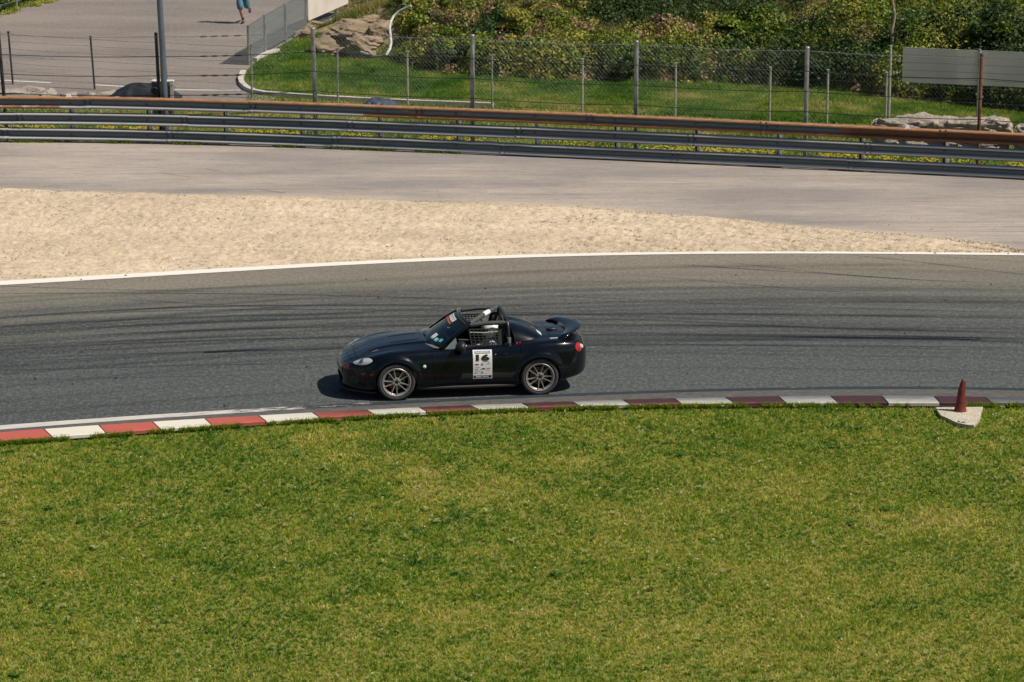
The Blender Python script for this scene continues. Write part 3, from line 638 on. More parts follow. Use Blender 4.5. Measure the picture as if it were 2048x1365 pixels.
for i, (px, py, sz, lab, rz) in enumerate([(663, 92, (.55, .45, .30), "rounded tan boulder with lit top behind the second fence post from the light pole", .2), (725, 98, (.50, .40, .42), "large pale boulder just above the hose's open end", -.2),
        (705, 68, (.75, .35, .24), "long flat tan rock slab across the top of the boulder pile", -.1), (765, 62, (.33, .35, .27), "blocky rock touching the left side of the hose", .4),
        (634, 52, (.55, .28, .13), "flat cream-coloured rock under the white banner fence", -.35), (738, 88, (.35, .35, .22), "grey-tan rock in the crook of the hose", .3),
        (618, 66, (.35, .22, .09), "thin rock ledge left of the boulder pile by the mesh fence", -.1), (690, 106, (.3, .2, .13), "small stone at the foot of the rounded tan boulder", .6), (745, 38, (.35, .22, .10), "small pale rock high on the slope left of the hose top", .1), (700, 46, (.4, .25, .1), "low tan rock below the dry grass patch near the banner", .2)]):
    sz = tuple(q * 1.18 for q in sz); p = on_bank(px, py + sz[2] * 30); p.z += sz[2] * .42
    rock(px, py, 0, sz, lab, mt_rock, "rock", 100 + i, "rock", gr, rz, .3, p)
# the hose
hp = [(822, 12), (800, 22), (787, 33), (781, 45), (779, 58), (781, 72), (782, 86), (780, 98), (774, 108), (762, 114), (748, 114), (735, 109), (722, 105)]
H3 = []
for i, (px, py) in enumerate(hp):
    p = on_bank(px, py + 4); p = G(px, py, p.z + (.42 if i < 9 else .3)); H3.append(p)
mb = MB(); mb.tube(H3, .036, 10); hose = mb.build("hose", mat("grey_hose", (.50, .50, .47), .5, noise=(10, .2, 3)), None, True); tag(hose, "thick grey hose curving down the bank to the boulders", "hose")
# bent sapling
mb = MB(); b = on_bank(1785, 125); sp_ = [b + Vector(q) for q in ((0, 0, -.05), (.0, 0, .4), (-.04, 0, .8), (.02, 0, 1.2), (-.06, 0, 1.6), (-.08, 0, 2.2), (-.02, .1, 3.0))]
mb.tube(sp_, [.05, .045, .042, .04, .038, .03, .012], 8); tr = empty("sapling", b); tag(tr, "thin pale crooked sapling trunk rising above the left end of the white board", "tree")
mb.v = [tuple(Vector(v) - b) for v in mb.v]; mb.build("trunk", mat("pale_bark", (.33, .25, .18), .85, noise=(9, .6, 3)), tr, True)
mb = MB(); V = []; C = []
for k in range(5):
    a = k * 1.3; q = Vector((-.04, .05, 2.3 + .15 * k)); e = q + Vector((math.cos(a) * .5, math.sin(a) * .5, .35)); mb.tube([q, e], [.012, .004], 5); v_, c_ = leaves(*e, .28, .22, 90, .045, 'mid'); V.append(v_); C.append(c_)
mb.build("branch", mt_bark, tr); V = np.concatenate(V); link("crown", npmesh("crown", V, np.arange(len(V)).reshape(-1, 4), np.concatenate(C)), mt_leaf, tr)

# ------------------------------------------------------------------ crash barrier
RX0 = -15.6; SEG = 3.83
def rail_pt(x, d, z):     # d towards the track
    y = float(rail_y(x)); s = float((rail_y(x + .1) - rail_y(x - .1)) / .2); L = math.hypot(1, s)
    return Vector((x + d * s / L, y - d / L, z))
W_PROF = [(0, .288), (.012, .286), (.060, .278), (.088, .262), (.094, .245), (.086, .228), (.045, .210), (.006, .190), (.0, .148), (.006, .106), (.045, .094), (.084, .074), (.094, .056), (.088, .038), (.060, .018), (.012, .005), (0, 0)]
rail = empty("guard_rail", rail_pt(-4, 0, 0)); tag(rail, "three-tier steel crash barrier with rusty top edge along the run-off", "crash barrier")
rl = rail.location.copy()
ROWS = [.03, .39, .755]
joints = []
for row, zb in enumerate(ROWS):
    off = (0.0, .35, -1.9)[row]
    for k in range(-1, 9):
        x0 = RX0 + off + k * SEG; x1 = x0 + SEG + .18; N = 10; V = []; F = []; RU = []
        dz0, dz1 = random.uniform(-.008, .008), random.uniform(-.008, .008); prd = .004 * (k % 2)
        pxm = 1024 + FPX * ((x0 + x1) / 2) / 73.5
        for i in range(N + 1):
            t = i / N; x = x0 + (x1 - x0) * t; hs = np.interp(x, [-12, 11], [1.03, .97])
            wob = .006 * math.sin(x * 1.7 + row * 2) + (random.uniform(-.006, .006) if row == 0 else 0)
            zbx = zb if row else float(np.interp(x, [-12, 1], [.050, .006]))
            for back in (0, 1):
                for j, (d, z) in enumerate(W_PROF):
                    if row == 0 and -2.6 < x < .6: z2 = z + .008 * math.sin(x * 9) * (z > .2)
                    else: z2 = z
                    V.append(rail_pt(x, d + prd - .004 * back + wob * .6, (zbx + z2 + dz0 * (1 - t) + dz1 * t) * hs) - rl)
                    pxx = 1024 + FPX * x / 73.5; top = j <= 6
                    r_ = .12; dk = 0.
                    if row == 2:
                        if top: r_ = .95 if z > .23 else .35
                        if j >= 10: r_ = .75 if pxx > 722 else .12
                        if 7 <= j < 10: r_ = .42 if 722 < pxx < 1120 else .15
                        if pxx < 130 and j >= 10: r_ = .55
                        if 1668 < pxx < 2015: r_ = 1.2; dk = 0. if z > .235 else .75
                        if 7 <= j < 10 and pxx > 2015: r_ = .5
                    RU.append((r_, dk, .95 if j in (3, 4, 11, 12) else ((.95 if (row == 0 and x > -1 and j in (10, 12, 13)) else .55) if j in (2, 4, 10, 12, 13) else 0.), 1))  # red, green: rust; blue: painted sun highlight along the ridges
        P = len(W_PROF); Q = 2 * P
        for i in range(N):
            for s in range(P - 1):
                F.append([i * Q + s, (i + 1) * Q + s, (i + 1) * Q + s + 1, i * Q + s + 1]); F.append([i * Q + P + s, i * Q + P + s + 1, (i + 1) * Q + P + s + 1, (i + 1) * Q + P + s])
            for s in (0, P - 1): F.append([i * Q + s, i * Q + P + s, (i + 1) * Q + P + s, (i + 1) * Q + s])
        me = pymesh("beam", V, F, True, 60); ca = me.color_attributes.new("rust_ridge_light", 'FLOAT_COLOR', 'POINT'); ca.data.foreach_set("color", np.array(RU, np.float32).ravel())
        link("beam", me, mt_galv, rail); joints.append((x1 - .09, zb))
mb = MB()
for x, zb in joints:
    for dx in (-.06, .06):
        for dz, d in ((.05, .088), (.255, .088), (.17, .012), (.135, .012)):
            p = rail_pt(x + dx, d + .006, zb + dz) - rl; mb.box(p, (.028, .02, .028))
for row, zb in enumerate(ROWS):
    x = -15.5
    while x < 15: p = rail_pt(x, .014, zb + .153) - rl; mb.box(p, (.035, .02, .03)); x += 1.78
o = mb.build("bolts", mat("bolt_steel", (.06, .06, .065), .6, .5), rail); o["kind"] = "stuff"
x = -15.5; k = 0
pb = MB(); 
while x < 15.2:
    m_ = MB(); a = rail_pt(x, -.16, 0) - rl; m_.box((a.x, a.y, .48), (.07, .12, 1.0)); m_.build("post", mt_darkpost if k % 3 else mt_post, rail)
    m_ = MB(); a = rail_pt(x + .06, -.055, 0) - rl; m_.box((a.x, a.y, .48), (.075, .09, .98)); m_.build("spacer", mt_spacer, rail)
    x += 1.78; k += 1
for i, (px, py, lab) in enumerate([(143, 189, "small white plastic lump on the rusty rail top near the left end"), (1807, 255, "small white plastic lump on the dark rusty rail section by the concrete block")]):
    x = (px - 1024) / FPX * 74.0 if px < 1024 else (px - 1024) / FPX * 70.6
    p = rail_pt(x, .03, 1.05 * np.interp(x, [-12, 11], [1.03, .97])); mb = MB(); mb.add([p + Vector(q) for q in ((-.08, -.03, -.04), (.08, -.03, -.04), (.08, .05, -.04), (-.08, .05, -.04), (-.03, -.01, .05), (.03, -.01, .05), (.03, .03, .05), (-.03, .03, .05))], [[0, 1, 2, 3], [4, 5, 6, 7], [0, 1, 5, 4], [1, 2, 6, 5], [2, 3, 7, 6], [3, 0, 4, 7]])
    tag(mb.build("rail_reflector", mat("white_plastic", (.75, .66, .6), .5)), lab, "reflector", "white lumps on the rail top")

# ------------------------------------------------------------------ debris fence right behind the barrier
nf = empty("debris_fence", rail_pt(-2, -.4, 0)); tag(nf, "tall chain-link debris fence with dark steel cables directly behind the crash barrier", "fence"); nl = nf.location.copy()
NPX = [(-310, 60, 'd'), (3, 64, 'd'), (316, 68, 'd'), (628, 58, 'g'), (945, 72, 'g'), (1272, 84, 'g'), (1612, 96, 'g'), (1959, 110, 'r'), (2310, 124, 'g')]
tops = []
for px, py, kd in NPX:
    x = 0.0
    for _ in range(20): y = float(rail_y(x)) + .42; x = (px - 1024) / FPX * (y * cp + (CAMH - 1.3) * sp)
    b = Vector((x, y, 0)); h = hgt(b, py); m_ = MB(); lean = {3: .10, 316: .05, 628: .04}.get(px, 0)
    r_ = .052 if kd == 'g' else .042
    m_.tube([b - nl + Vector((lean, 0, -.1)), b - nl + Vector((-lean * .3, 0, h))], [r_, r_ * .95], 12)
    m_.build("post", {'g': mt_post, 'd': mt_darkpost, 'r': mt_rustpost}[kd], nf, True)
    m_ = MB(); m_.tube([b - nl + Vector((-lean * .3, 0, h)), b - nl + Vector((-lean * .3, 0, h + .03))], [r_ * 1.15, r_ * .8], 10); m_.build("post_cap", mt_post if kd == 'g' else mt_darkpost, nf, True)
    tops.append(b + Vector((0, 0, h)))
ck = [0, -.455, -.905, -1.355, -1.80]
for ci, dz in enumerate(ck):
    m_ = MB()
    for i in range(len(tops) - 1):
        a, b = tops[i], tops[i + 1]; P = []
        for k in range(9):
            t = k / 8; p = a.lerp(b, t); sag = -.035 * 4 * t * (1 - t); P.append(p + Vector((0, -.06, dz - .06 + sag)) - nl)
        m_.tube(P, .0085 if ci else .006, 5, False)
    o = m_.build("cable", mt_cable if ci else mt_wire, nf, True)
for ci in (0, 1, 2, 3):
    a, b = tops[2], tops[3]
    for t0 in (.30, .37, .44, .52):
        m_ = MB(); p = a.lerp(b, t0) + Vector((0, -.06, ck[ci] - .06 - .035 * 4 * t0 * (1 - t0))) - nl; d = (b - a).normalized()
        ring = [p + d * .085 * math.cos(q) + Vector((0, 0, .014 * math.sin(q))) for q in np.linspace(0, 2 * PI, 13)]; m_.tube(ring, .005, 5, False); m_.build("turnbuckle", mt_cable, nf)
# chain link: two families of thin diagonal wires
m_ = MB(); TH = 2.35
def fpt(s, z):
    x = s; i = max(0, min(len(tops) - 2, sum(1 for q in tops[1:] if q.x < x))); a, b = tops[i], tops[i + 1]; t = (x - a.x) / (b.x - a.x); p = a.lerp(b, t); return Vector((x, p.y + .03, p.z * z)) - nl
xs_ = np.arange(tops[0].x - 2.4, tops[-1].x, .092); V = []; F = []
for x0 in xs_:
    for sgn in (1, -1):
        ptsw = []
        for z in np.linspace(0.02, .985, 5):
            xx = x0 + 2.4 * (z if sgn > 0 else 1 - z)
            if tops[0].x <= xx <= tops[-1].x: ptsw.append(fpt(xx, z) + Vector((0, .004 * sgn, 0)))
        if len(ptsw) < 2: continue
        for p, q in zip(ptsw[:-1], ptsw[1:]):
            k = len(V); w_ = .0013; V += [p + Vector((-w_, -w_, 0)), p + Vector((w_, -w_, 0)), p + Vector((0, w_, 0)), q + Vector((-w_, -w_, 0)), q + Vector((w_, -w_, 0)), q + Vector((0, w_, 0))]
            F += [[k, k + 1, k + 4, k + 3], [k + 1, k + 2, k + 5, k + 4], [k + 2, k, k + 3, k + 5]]
o = link("chain_link_mesh", npmesh("chain_link_mesh", np.array([tuple(v) for v in V]), np.array(F)), mt_wire, nf); o["kind"] = "stuff"

# ------------------------------------------------------------------ low wire fence
ff = empty("wire_fence", (0, float(fence_y(0)), 0)); tag(ff, "low post and wire fence across the grass behind the debris fence", "fence"); fl = ff.location.copy()
FP = [(-160, 'd'), (20, 'd'), (184, 'd'), (330, 'd'), (503, 'g'), (675, 'g'), (815, 'l'), (984, 'g'), (1165, 'l'), (1351, 'l'), (1540, 'l'), (1655, 'l'), (1772, 'l')]
fb = []
for px, kd in FP:
    x = 0.0
    for _ in range(20): y = float(fence_y(x)); x = (px - 1024) / FPX * (y * cp + (CAMH - .7) * sp)
    b = Vector((x, y, 0)); fb.append(b); m_ = MB(); r_ = .026; ln = .05 if kd == 'd' else 0.
    m_.tube([b - fl + Vector((ln, 0, -.05)), b - fl + Vector((-ln * .4, 0, 1.33))], r_, 8); m_.box(b - fl + Vector((-ln * .4, 0, 1.335)), (.07, .07, .02))
    m_.build("post", {'g': mt_post, 'd': mt_darkpost, 'l': mt_ltpost}[kd], ff, True)
mt_dwire = mat("dark_wire", (.06, .065, .065), .5, .4)
for wi, z in enumerate((1.28, 1.10, .91, .72, .54, .35, .17)):
    for nm, lo, hi, mm in (("wire", 0, 5, mt_dwire), ("wire", 4, len(fb), mt_wire)):
        m_ = MB(); P = []
        for a, b in zip(fb[lo:hi - 1], fb[lo + 1:hi]):
            for t in (0, .25, .5, .75): P.append(a.lerp(b, t) - fl + Vector((0, -.03, z - .015 * math.sin(t * PI) + random.uniform(-.006, .006))))
        P.append(fb[hi - 1] - fl + Vector((0, -.03, z))); m_.tube(P, .0042 if wi == 0 else .0032, 4, False); m_.build(nm, mm, ff)

# ------------------------------------------------------------------ taller fence with the white board
bf = empty("board_fence", G(1781, 262)); tag(bf, "tall wire fence at the right that carries the white board", "fence"); bl = bf.location.copy()
def by_(x): return float(G(1781, 262).y) + (x - G(1781, 262).x) * (G(2048, 275).y - G(1781, 262).y) / (G(2048, 275).x - G(1781, 262).x)
bps = []
for px in (1781, 1952, 2125, 2290):
    x = (px - 1024) / FPX * (by_(9.5) * cp + 12.4 * sp); b = Vector((x, by_(x), 0)); bps.append(b); m_ = MB(); m_.tube([b - bl + Vector((0, 0, -.05)), b - bl + Vector((0, 0, 2.02))], .032, 8); m_.build("post", mt_ltpost, bf, True)
for z in (1.98, 1.82, 1.64, 1.46, 1.28, 1.10, .75, .4, .12):
    m_ = MB(); m_.tube([b - bl + Vector((0, -.04, z + .01 * (i % 2))) for i, b in enumerate(bps)], .004, 4, False); m_.build("wire", mt_dwire if z > 1.2 else mt_wire, bf)
x0 = (1804 - 1024) / FPX * (by_(9) * cp + 12.4 * sp); x1 = bps[-1].x; m_ = MB(); V = []; F = []; N = 14
for i in range(N + 1):
    x = x0 + (x1 - x0) * i / N; y = by_(x) + .05
    for z in (1.16 - .0 * i, 1.98):
        V += [(x, y + .01 * math.sin(i * 1.7), z), (x, y + .012 + .01 * math.sin(i * 1.7), z)]
for i in range(N):
    k = 4 * i; F += [[k, k + 4, k + 6, k + 2], [k + 1, k + 3, k + 7, k + 5], [k + 2, k + 6, k + 7, k + 3], [k, k + 1, k + 5, k + 4]]
F += [[0, 2, 3, 1], [4 * N, 4 * N + 1, 4 * N + 3, 4 * N + 2]]
m_.add(V, F); tag(m_.build("white_board", mat("dusty_white_sheet", (.80, .76, .66), .8, noise=(1.2, .12, 3))), "long dusty white board strung on the tall fence at the right edge", "board")

# ------------------------------------------------------------------ panel fence along the paddock with banner
pf = empty("panel_fence", G(498, 128)); tag(pf, "grey mesh panel fence running away uphill along the paddock edge", "fence"); pl = pf.location.copy()
pp = [G(*q) for q in ((498, 130), (530, 108), (571, 84), (612, 60), (673, 35), (733, 13), (800, -8), (870, -30))]
PH = 1.06
for b in pp:
    m_ = MB(); m_.tube([b - pl + Vector((0, 0, -.05)), b - pl + Vector((0, 0, PH))], .045, 8); m_.build("post", mt_post, pf, True)
mt_net = bpy.data.materials.new("grey_shade_net"); mt_net.use_nodes = True; n_, l_ = NL(mt_net); b_ = n_["Principled BSDF"]; b_.inputs["Base Color"].default_value = (.17, .19, .20, 1); b_.inputs["Roughness"].default_value = .9; b_.inputs["Alpha"].default_value = .5
for i in range(len(pp) - 1):
    a, b = pp[i] - pl, pp[i + 1] - pl
    m_ = MB()
    for z in (PH - .02, .78, .5, .25, .1): m_.tube([a + Vector((0, 0, z)), b + Vector((0, 0, z))], .010 if z > 1 else .006, 4, False)
    m_.build("wire_row", mt_post, pf)
    if i < 3:
        m_ = MB(); d = Vector((.012, 0, 0)); m_.add([a + Vector((0, 0, .08)), b + Vector((0, 0, .08)), b + Vector((0, 0, PH)), a + Vector((0, 0, PH)), a + d + Vector((0, 0, .08)), b + d + Vector((0, 0, .08)), b + d + Vector((0, 0, PH)), a + d + Vector((0, 0, PH))], [[0, 1, 2, 3], [7, 6, 5, 4], [3, 2, 6, 7], [0, 4, 5, 1]]); m_.build("net_panel", mt_net, pf)
a, b = pp[3], pp[3].lerp(pp[4], 1.32); mb = MB(); o3 = Vector((.06, -.03, 0)); t3 = Vector((.015, 0, 0))
q0, q1, q2, q3 = a + o3 + Vector((0, 0, .26)), b + o3 + Vector((0, 0, .30)), b + o3 + Vector((0, 0, PH + .1)), a + o3 + Vector((0, 0, PH + .1))
mb.add([q0, q1, q2, q3, q0 + t3, q1 + t3, q2 + t3, q3 + t3], [[0, 1, 2, 3], [7, 6, 5, 4], [0, 4, 5, 1], [3, 2, 6, 7], [0, 3, 7, 4], [1, 5, 6, 2]])
tag(mb.build("banner", mat("white_banner", (.62, .57, .52), .7, noise=(2, .08, 3))), "white banner sheet hanging on the panel fence at the top of the picture", "banner")

# top-left corner fence with dark hedge
cf = empty("corner_fence", G(35, 20)); tag(cf, "wire fence with grey post in the top left corner", "fence"); cl = cf.location.copy()
cps = [G(*q) for q in ((-90, 50), (33, 20), (150, -14))]
for b in cps:
    m_ = MB(); m_.tube([b - cl, b - cl + Vector((0, 0, 1.4))], .045, 8); m_.build("post", mt_post, cf, True)
for z in (1.3, .9, .55, .25):
    m_ = MB(); m_.tube([b - cl + Vector((0, 0, z)) for b in cps], .008, 4, False); m_.build("wire", mt_wire, cf)
V = []; C = []
for k in range(160):
    t = random.random(); b = G(-120 + 300 * t, 52 - 78 * t) + Vector((random.uniform(-.2, .4), random.uniform(.25, 4), 0)); v_, c_ = leaves(b.x, b.y, 0, random.uniform(.2, .5), random.uniform(.3, .8), 150, .06, random.choice(['dark', 'dark', 'mid'])); V.append(v_); C.append(c_)
for k in range(60):
    t = random.random(); b = G(-120 + 300 * t, 60 - 78 * t) + Vector((random.uniform(-.2, .2), random.uniform(-.2, .2), 0)); v_, c_ = leaves(b.x, b.y, 0, .2, .12, 60, .03, random.choice(['olive', 'mid', 'yellow'])); V.append(v_); C.append(c_)
V = np.concatenate(V); tag(link("hedge", npmesh("hedge", V, np.arange(len(V)).reshape(-1, 4), np.concatenate(C)), mt_leaf), "dark overgrown hedge behind the wire fence in the top left corner", "hedge")

# ------------------------------------------------------------------ concrete blocks
def block(x0, x1, yb, depth, h, seed, label):
    r = np.random.default_rng(seed); bm = bmesh.new(); nx, ny, nz = 26, 10, 9
    bmesh.ops.create_cube(bm, size=1.0); bmesh.ops.subdivide_edges(bm, edges=bm.edges[:], cuts=26, use_grid_fill=True)
    for v in bm.verts:
        x, y, z = v.co; k = 1.0; rx = abs(x) * 2; ry = abs(y) * 2; rz = abs(z) * 2
        f = (rx ** 12 + ry ** 8 + max(0, z * 2) ** 8) ** (1 / 10) if max(rx, ry, rz) > 0 else 1; f = max(f, 1.0) if max(rx, ry, rz) > .8 else 1.0
        v.co = (x / f * (x1 - x0), y / f * depth, z / f * h)
        a, b, c = v.co; n1 = float(vnoise(a * 1.1 + c, b + c * 1.3, 1.6, seed)) - .5; n2 = float(vnoise(a + c * 2.1, b - c * 2.7, 6, seed + 1)) - .5; n3 = float(vnoise(a - c * 1.1, b + c * 1.7, 16, seed + 2)) - .5
        e = n1 * .22 + n2 * .13 + n3 * .06; d = Vector((x * .3, y, z)).normalized(); v.co += d * e
    me = bm_mesh("concrete_block", bm, True, 30); o = link("concrete_block", me, mt_conc); o.location = ((x0 + x1) / 2, yb + depth / 2, h / 2 - .03); o.rotation_euler = (0, 0, math.radians(-9)); return tag(o, label, "concrete block", "rough concrete blocks behind the rail")
xa = G(1752, 300).x
block(xa - .12, xa + 2.95, G(1870, 311).y, .62, .80, 5, "long rough concrete block behind the rail, left one with cracked dark hollows")
block(xa + 3.02, xa + 5.6, G(2090, 322).y - .02, .60, .78, 9, "rough concrete block at the right edge, right of the dark crack")

# rubble row at the left behind the rail
gr = "rubble stones at the left behind the rail"
for i, (px, py, s, lab) in enumerate([(22, 186, .38, "pale rubble stone nearest the left edge"), (62, 184, .34, "rubble stone with weeds beside it, second from the left edge"), (100, 189, .28, "low grey rubble stone third from the left edge"), (140, 193, .30, "flat rubble stone below the reflector lump at the left"),
        (176, 196, .22, "small dark rubble stone at the foot of the thin dark fence post"), (212, 196, .34, "whitish rubble stone left of the black tarpaulin"), (240, 197, .30, "whitish rubble stone touching the black tarpaulin")]):
    rock(px, py, 0, (s * 1.4, s * .7, .13 + .03 * (i % 3)), lab, mt_conc, "rubble_stone", 200 + i, "rubble", gr, i * .7)

# tarpaulins
def tarp(c, sx_, sy_, h, seed, m, name, label, prof=None, rz=0):
    nx, ny = 46, 24; u = np.linspace(-1, 1, nx); w = np.linspace(-1, 1, ny); U, Wv = np.meshgrid(u, w, indexing='ij')
    ed = np.clip(1 - np.abs(U) ** 2.2, 0, 1) * np.clip(1 - np.abs(Wv) ** 2.6, 0, 1); P = np.interp(U, *prof) if prof else 1
    Z = h * ed ** .55 * P * (1 + .30 * (vnoise(U * 2, Wv * 5 + U * 3, 1.6, seed) - .5)) + .05 * (vnoise(U * 1.5 + Wv, Wv * 7, 2, seed + 2) - .5) * ed ** .3
    X_ = U * sx_ * (1 + .08 * (vnoise(Wv * 3, U, 2, seed + 3) - .5)); Y_ = Wv * sy_ * (1 + .25 * (vnoise(U * 3, Wv, 2, seed + 4) - .5))
    V = np.stack([X_, Y_, Z], -1).reshape(-1, 3); i, j = np.meshgrid(np.arange(nx - 1), np.arange(ny - 1), indexing='ij'); k = (i * ny + j).ravel()
    o = link(name, npmesh(name, V, np.stack([k, k + ny, k + ny + 1, k + 1], -1), smooth=True), m); o.location = c; o.rotation_euler = (0, 0, rz); return tag(o, label, "tarpaulin")
mt_tarp = mat("black_tarp", (.010, .015, .022), .7, noise=(4, .4, 3)); mt_btarp = mat("blue_black_tarp", (.03, .05, .08), .65, noise=(6, .4, 3))
c = G(288, 196); tarp((c.x, c.y, 0), .92, .42, .30, 3, mt_tarp, "black_tarpaulin", "black tarpaulin heap behind the light pole and the grey cabinet", ([-1, -.6, -.1, .5, 1], [.5, .95, 1.15, 1, .8]), -.1)
c = G(760, 214); tarp((c.x, c.y, 0), .46, .36, .20, 13, mt_btarp, "blue_tarpaulin", "folded blue-black tarpaulin lying on the verge before the low fence", ([-1, -.4, .6, 1], [.7, 1.1, .9, .5]), -.1)

# light pole and cabinet
b = rail_pt(G(325, 290).x - .02, -.30, 0); lp = empty("light_pole", b); tag(lp, "tall grey-blue light pole behind the rail at the left", "light pole")
mt_pole = mat("blue_grey_pole", (.115, .145, .18), .5, .3, noise=(3, .15, 3)); m_ = MB(); m_.tube([(0.03, 0, -.1), (.0, 0, 2), (-.10, 0, 5), (-.2, 0, 8.6)], [.072, .070, .062, .045], 20); m_.build("pole", mt_pole, lp, True)
m_ = MB(); m_.tube([(-.2, 0, 8.55), (-.2, -.5, 8.9), (-.2, -1.3, 9.0)], .03, 10); m_.build("arm", mt_pole, lp, True)
m_ = MB(); m_.box((-.2, -1.6, 8.98), (.22, .6, .10)); m_.build("lamp_head", mt_pole, lp)
m_ = MB(); m_.tube([(.02, 0, -.02), (.02, 0, .35)], .09, 16); m_.build("base_sleeve", mt_pole, lp, True)
c = G(327, 236); cb = empty("cabinet", (c.x, c.y + .25, 0), math.radians(-8)); tag(cb, "grey equipment cabinet with white lid edges behind the light pole", "cabinet")
mt_cab = mat("grey_cabinet", (.045, .048, .05), .6, noise=(8, .2, 3)); m_ = MB(); m_.box((0, -.09, .46), (.50, .22, .80)); m_.build("cabinet_body", mt_cab, cb)
mt_wp = mat("white_metal", (.72, .69, .64), .5)
m_ = MB(); m_.box((0, -.09, .87), (.52, .24, .025)); m_.build("lid", mt_wp, cb)
m_ = MB(); m_.box((.245, -.205, .60), (.075, .02, .36)); m_.box((.245, -.205, .845), (.09, .03, .10)); m_.build("corner_strip", mt_wp, cb)
m_ = MB(); m_.lathe([(.002, 0), (.10, 0), (.115, -.02), (.10, -.045), (.06, -.03), (.002, -.025)], 24, 'Y', (-.17, -.202, .62), False); m_.build("fan_grille", mt_tarp, cb, True)
for dx in (-.2, .2): m_ = MB(); m_.box((dx, -.09, .03), (.06, .2, .06)); m_.build("foot", mt_wp, cb)

# marker bollard on its slab
c = G(1920, 823, .03)
V = [G(*q, .035) for q in ((1872, 815), (1966, 814), (1963, 823), (1961, 833), (1955, 843), (1948, 851), (1935, 850), (1915, 846), (1898, 838), (1882, 831), (1876, 823))]
bm = bmesh.new(); f = bm.faces.new([bm.verts.new(v) for v in V]); r_ = bmesh.ops.extrude_face_region(bm, geom=[f]); bmesh.ops.translate(bm, vec=(0, 0, -.08), verts=[v for v in r_['geom'] if isinstance(v, bmesh.types.BMVert)]); bmesh.ops.recalc_face_normals(bm, faces=bm.faces)
tag(link("concrete_slab", bm_mesh("concrete_slab", bm), rock_mat("pale_concrete", (.68, .62, .50), (.55, .49, .38), 4.0)), "pale concrete slab under the red marker, beside the kerb", "slab")
m_ = MB(); rings = []; prof = [(0, .105, .10), (.015, .10, .095), (.10, .082, .078), (.22, .070, .066), (.34, .060, .056), (.43, .050, .046), (.49, .038, .034), (.525, .022, .018), (.535, .006, .005)]
bx_ = [(0, 0), (.002, 0), (.005, 0), (.010, 0), (.018, 0), (.028, 0), (.036, 0), (.042, 0), (.043, 0)]; n = 20
for (z, a, b2), (ox, oy) in zip(prof, bx_):
    for j in range(n): t = 2 * PI * j / n; m_.v.append((ox + a * math.cos(t), oy + b2 * math.sin(t), z))
for i in range(len(prof) - 1):
    for j in range(n): q = (j + 1) % n; m_.f.append([i * n + j, i * n + q, (i + 1) * n + q, (i + 1) * n + j])
m_.f.append(list(range(n))); m_.f.append([(len(prof) - 1) * n + j for j in range(n)])
o = m_.build("marker_bollard", mat("dark_red_rubber", (.15, .024, .020), .55, noise=(9, .45, 4)), None, True, 60); o.location = (c.x, c.y, .033); tag(o, "dark red tapered rubber marker leaning on the pale slab beside the kerb", "bollard")

# ------------------------------------------------------------------ the car (local x forward, y left, z up, origin under the front axle)
CO = Vector((-1.9794, 50.5945, .004)); CF = Vector((-0.98926, -0.14615, 0)); CYAW = math.atan2(CF.y, CF.x)
car = empty("race_car", CO, CYAW); tag(car, "black open-top race car number 16 with roll cage and rear wing on the track", "race car")
def paint_mat():
    m, g = newmat("black_blue_paint", .28, .5); g.b.inputs["Base Color"].default_value = (.0012, .0032, .0060, 1); g.b.inputs["Coat Weight"].default_value = 1.0; g.b.inputs["Coat Roughness"].default_value = .04; g.b.inputs["Coat IOR"].default_value = 1.38
    g.b.inputs["Specular IOR Level"].default_value = .12
    p = g.noise(3, g.tc.outputs["Object"], 3); g.l.new(g.rng(p, .3, .7, .22, .36), g.b.inputs["Roughness"]); return m
mp = paint_mat(); m_int = mat("dark_interior", (.010, .010, .011), .85); m_blk = mat("black_plastic", (.012, .012, .013), .5); m_tyre = mat("tyre_rubber", (.045, .045, .047), .8, noise=(30, .25, 3))
m_rim = mat("bronze_grey_rim", (.40, .365, .34), .35, .5, noise=(4, .1, 2)); m_tube = mat("roll_cage_black", (.018, .020, .022), .35); m_pad = mat("roll_bar_padding", (.055, .058, .058), .75, noise=(20, .2, 3))
m_wht = mat("white_sticker", (.78, .77, .75), .4); m_txt = mat("black_print", (.012, .012, .013), .5); m_red = mat("red_strap", (.55, .02, .025), .5); m_sil = mat("silver_metal", (.6, .6, .6), .3, .9); m_grey = mat("grey_plastic", (.12, .125, .125), .6)
def tab(xs, vs): return lambda x: np.interp(x, xs, vs)
def smoothtab(pts):
    pts = sorted(pts); X = np.array([p[0] for p in pts]); Y = np.array([p[1] for p in pts]); h = np.diff(X); d = np.diff(Y) / h; m = np.zeros(len(X)); m[0], m[-1] = d[0], d[-1]
    for i in range(1, len(X) - 1):
        if d[i - 1] * d[i] > 0: w1 = 2 * h[i] + h[i - 1]; w2 = h[i] + 2 * h[i - 1]; m[i] = (w1 + w2) / (w1 / d[i - 1] + w2 / d[i])
    def f(x):
        i = int(np.clip(np.searchsorted(X, x) - 1, 0, len(X) - 2)); t = (x - X[i]) / h[i]; t = min(max(t, 0), 1)
        return float(Y[i] * (2 * t**3 - 3 * t**2 + 1) + m[i] * h[i] * (t**3 - 2 * t**2 + t) + Y[i + 1] * (-2 * t**3 + 3 * t**2) + m[i + 1] * h[i] * (t**3 - t**2))
    return f
fW = smoothtab([(-3.19, .20), (-3.175, .36), (-3.14, .50), (-3.06, .64), (-2.95, .735), (-2.8, .80), (-2.6, .845), (-2.33, .865), (-2.0, .853), (-1.6, .832), (-1.1, .828), (-.7, .835), (-.3, .852), (0, .862), (.22, .85), (.42, .805), (.58, .725), (.70, .61), (.78, .47), (.83, .28), (.845, .12)])
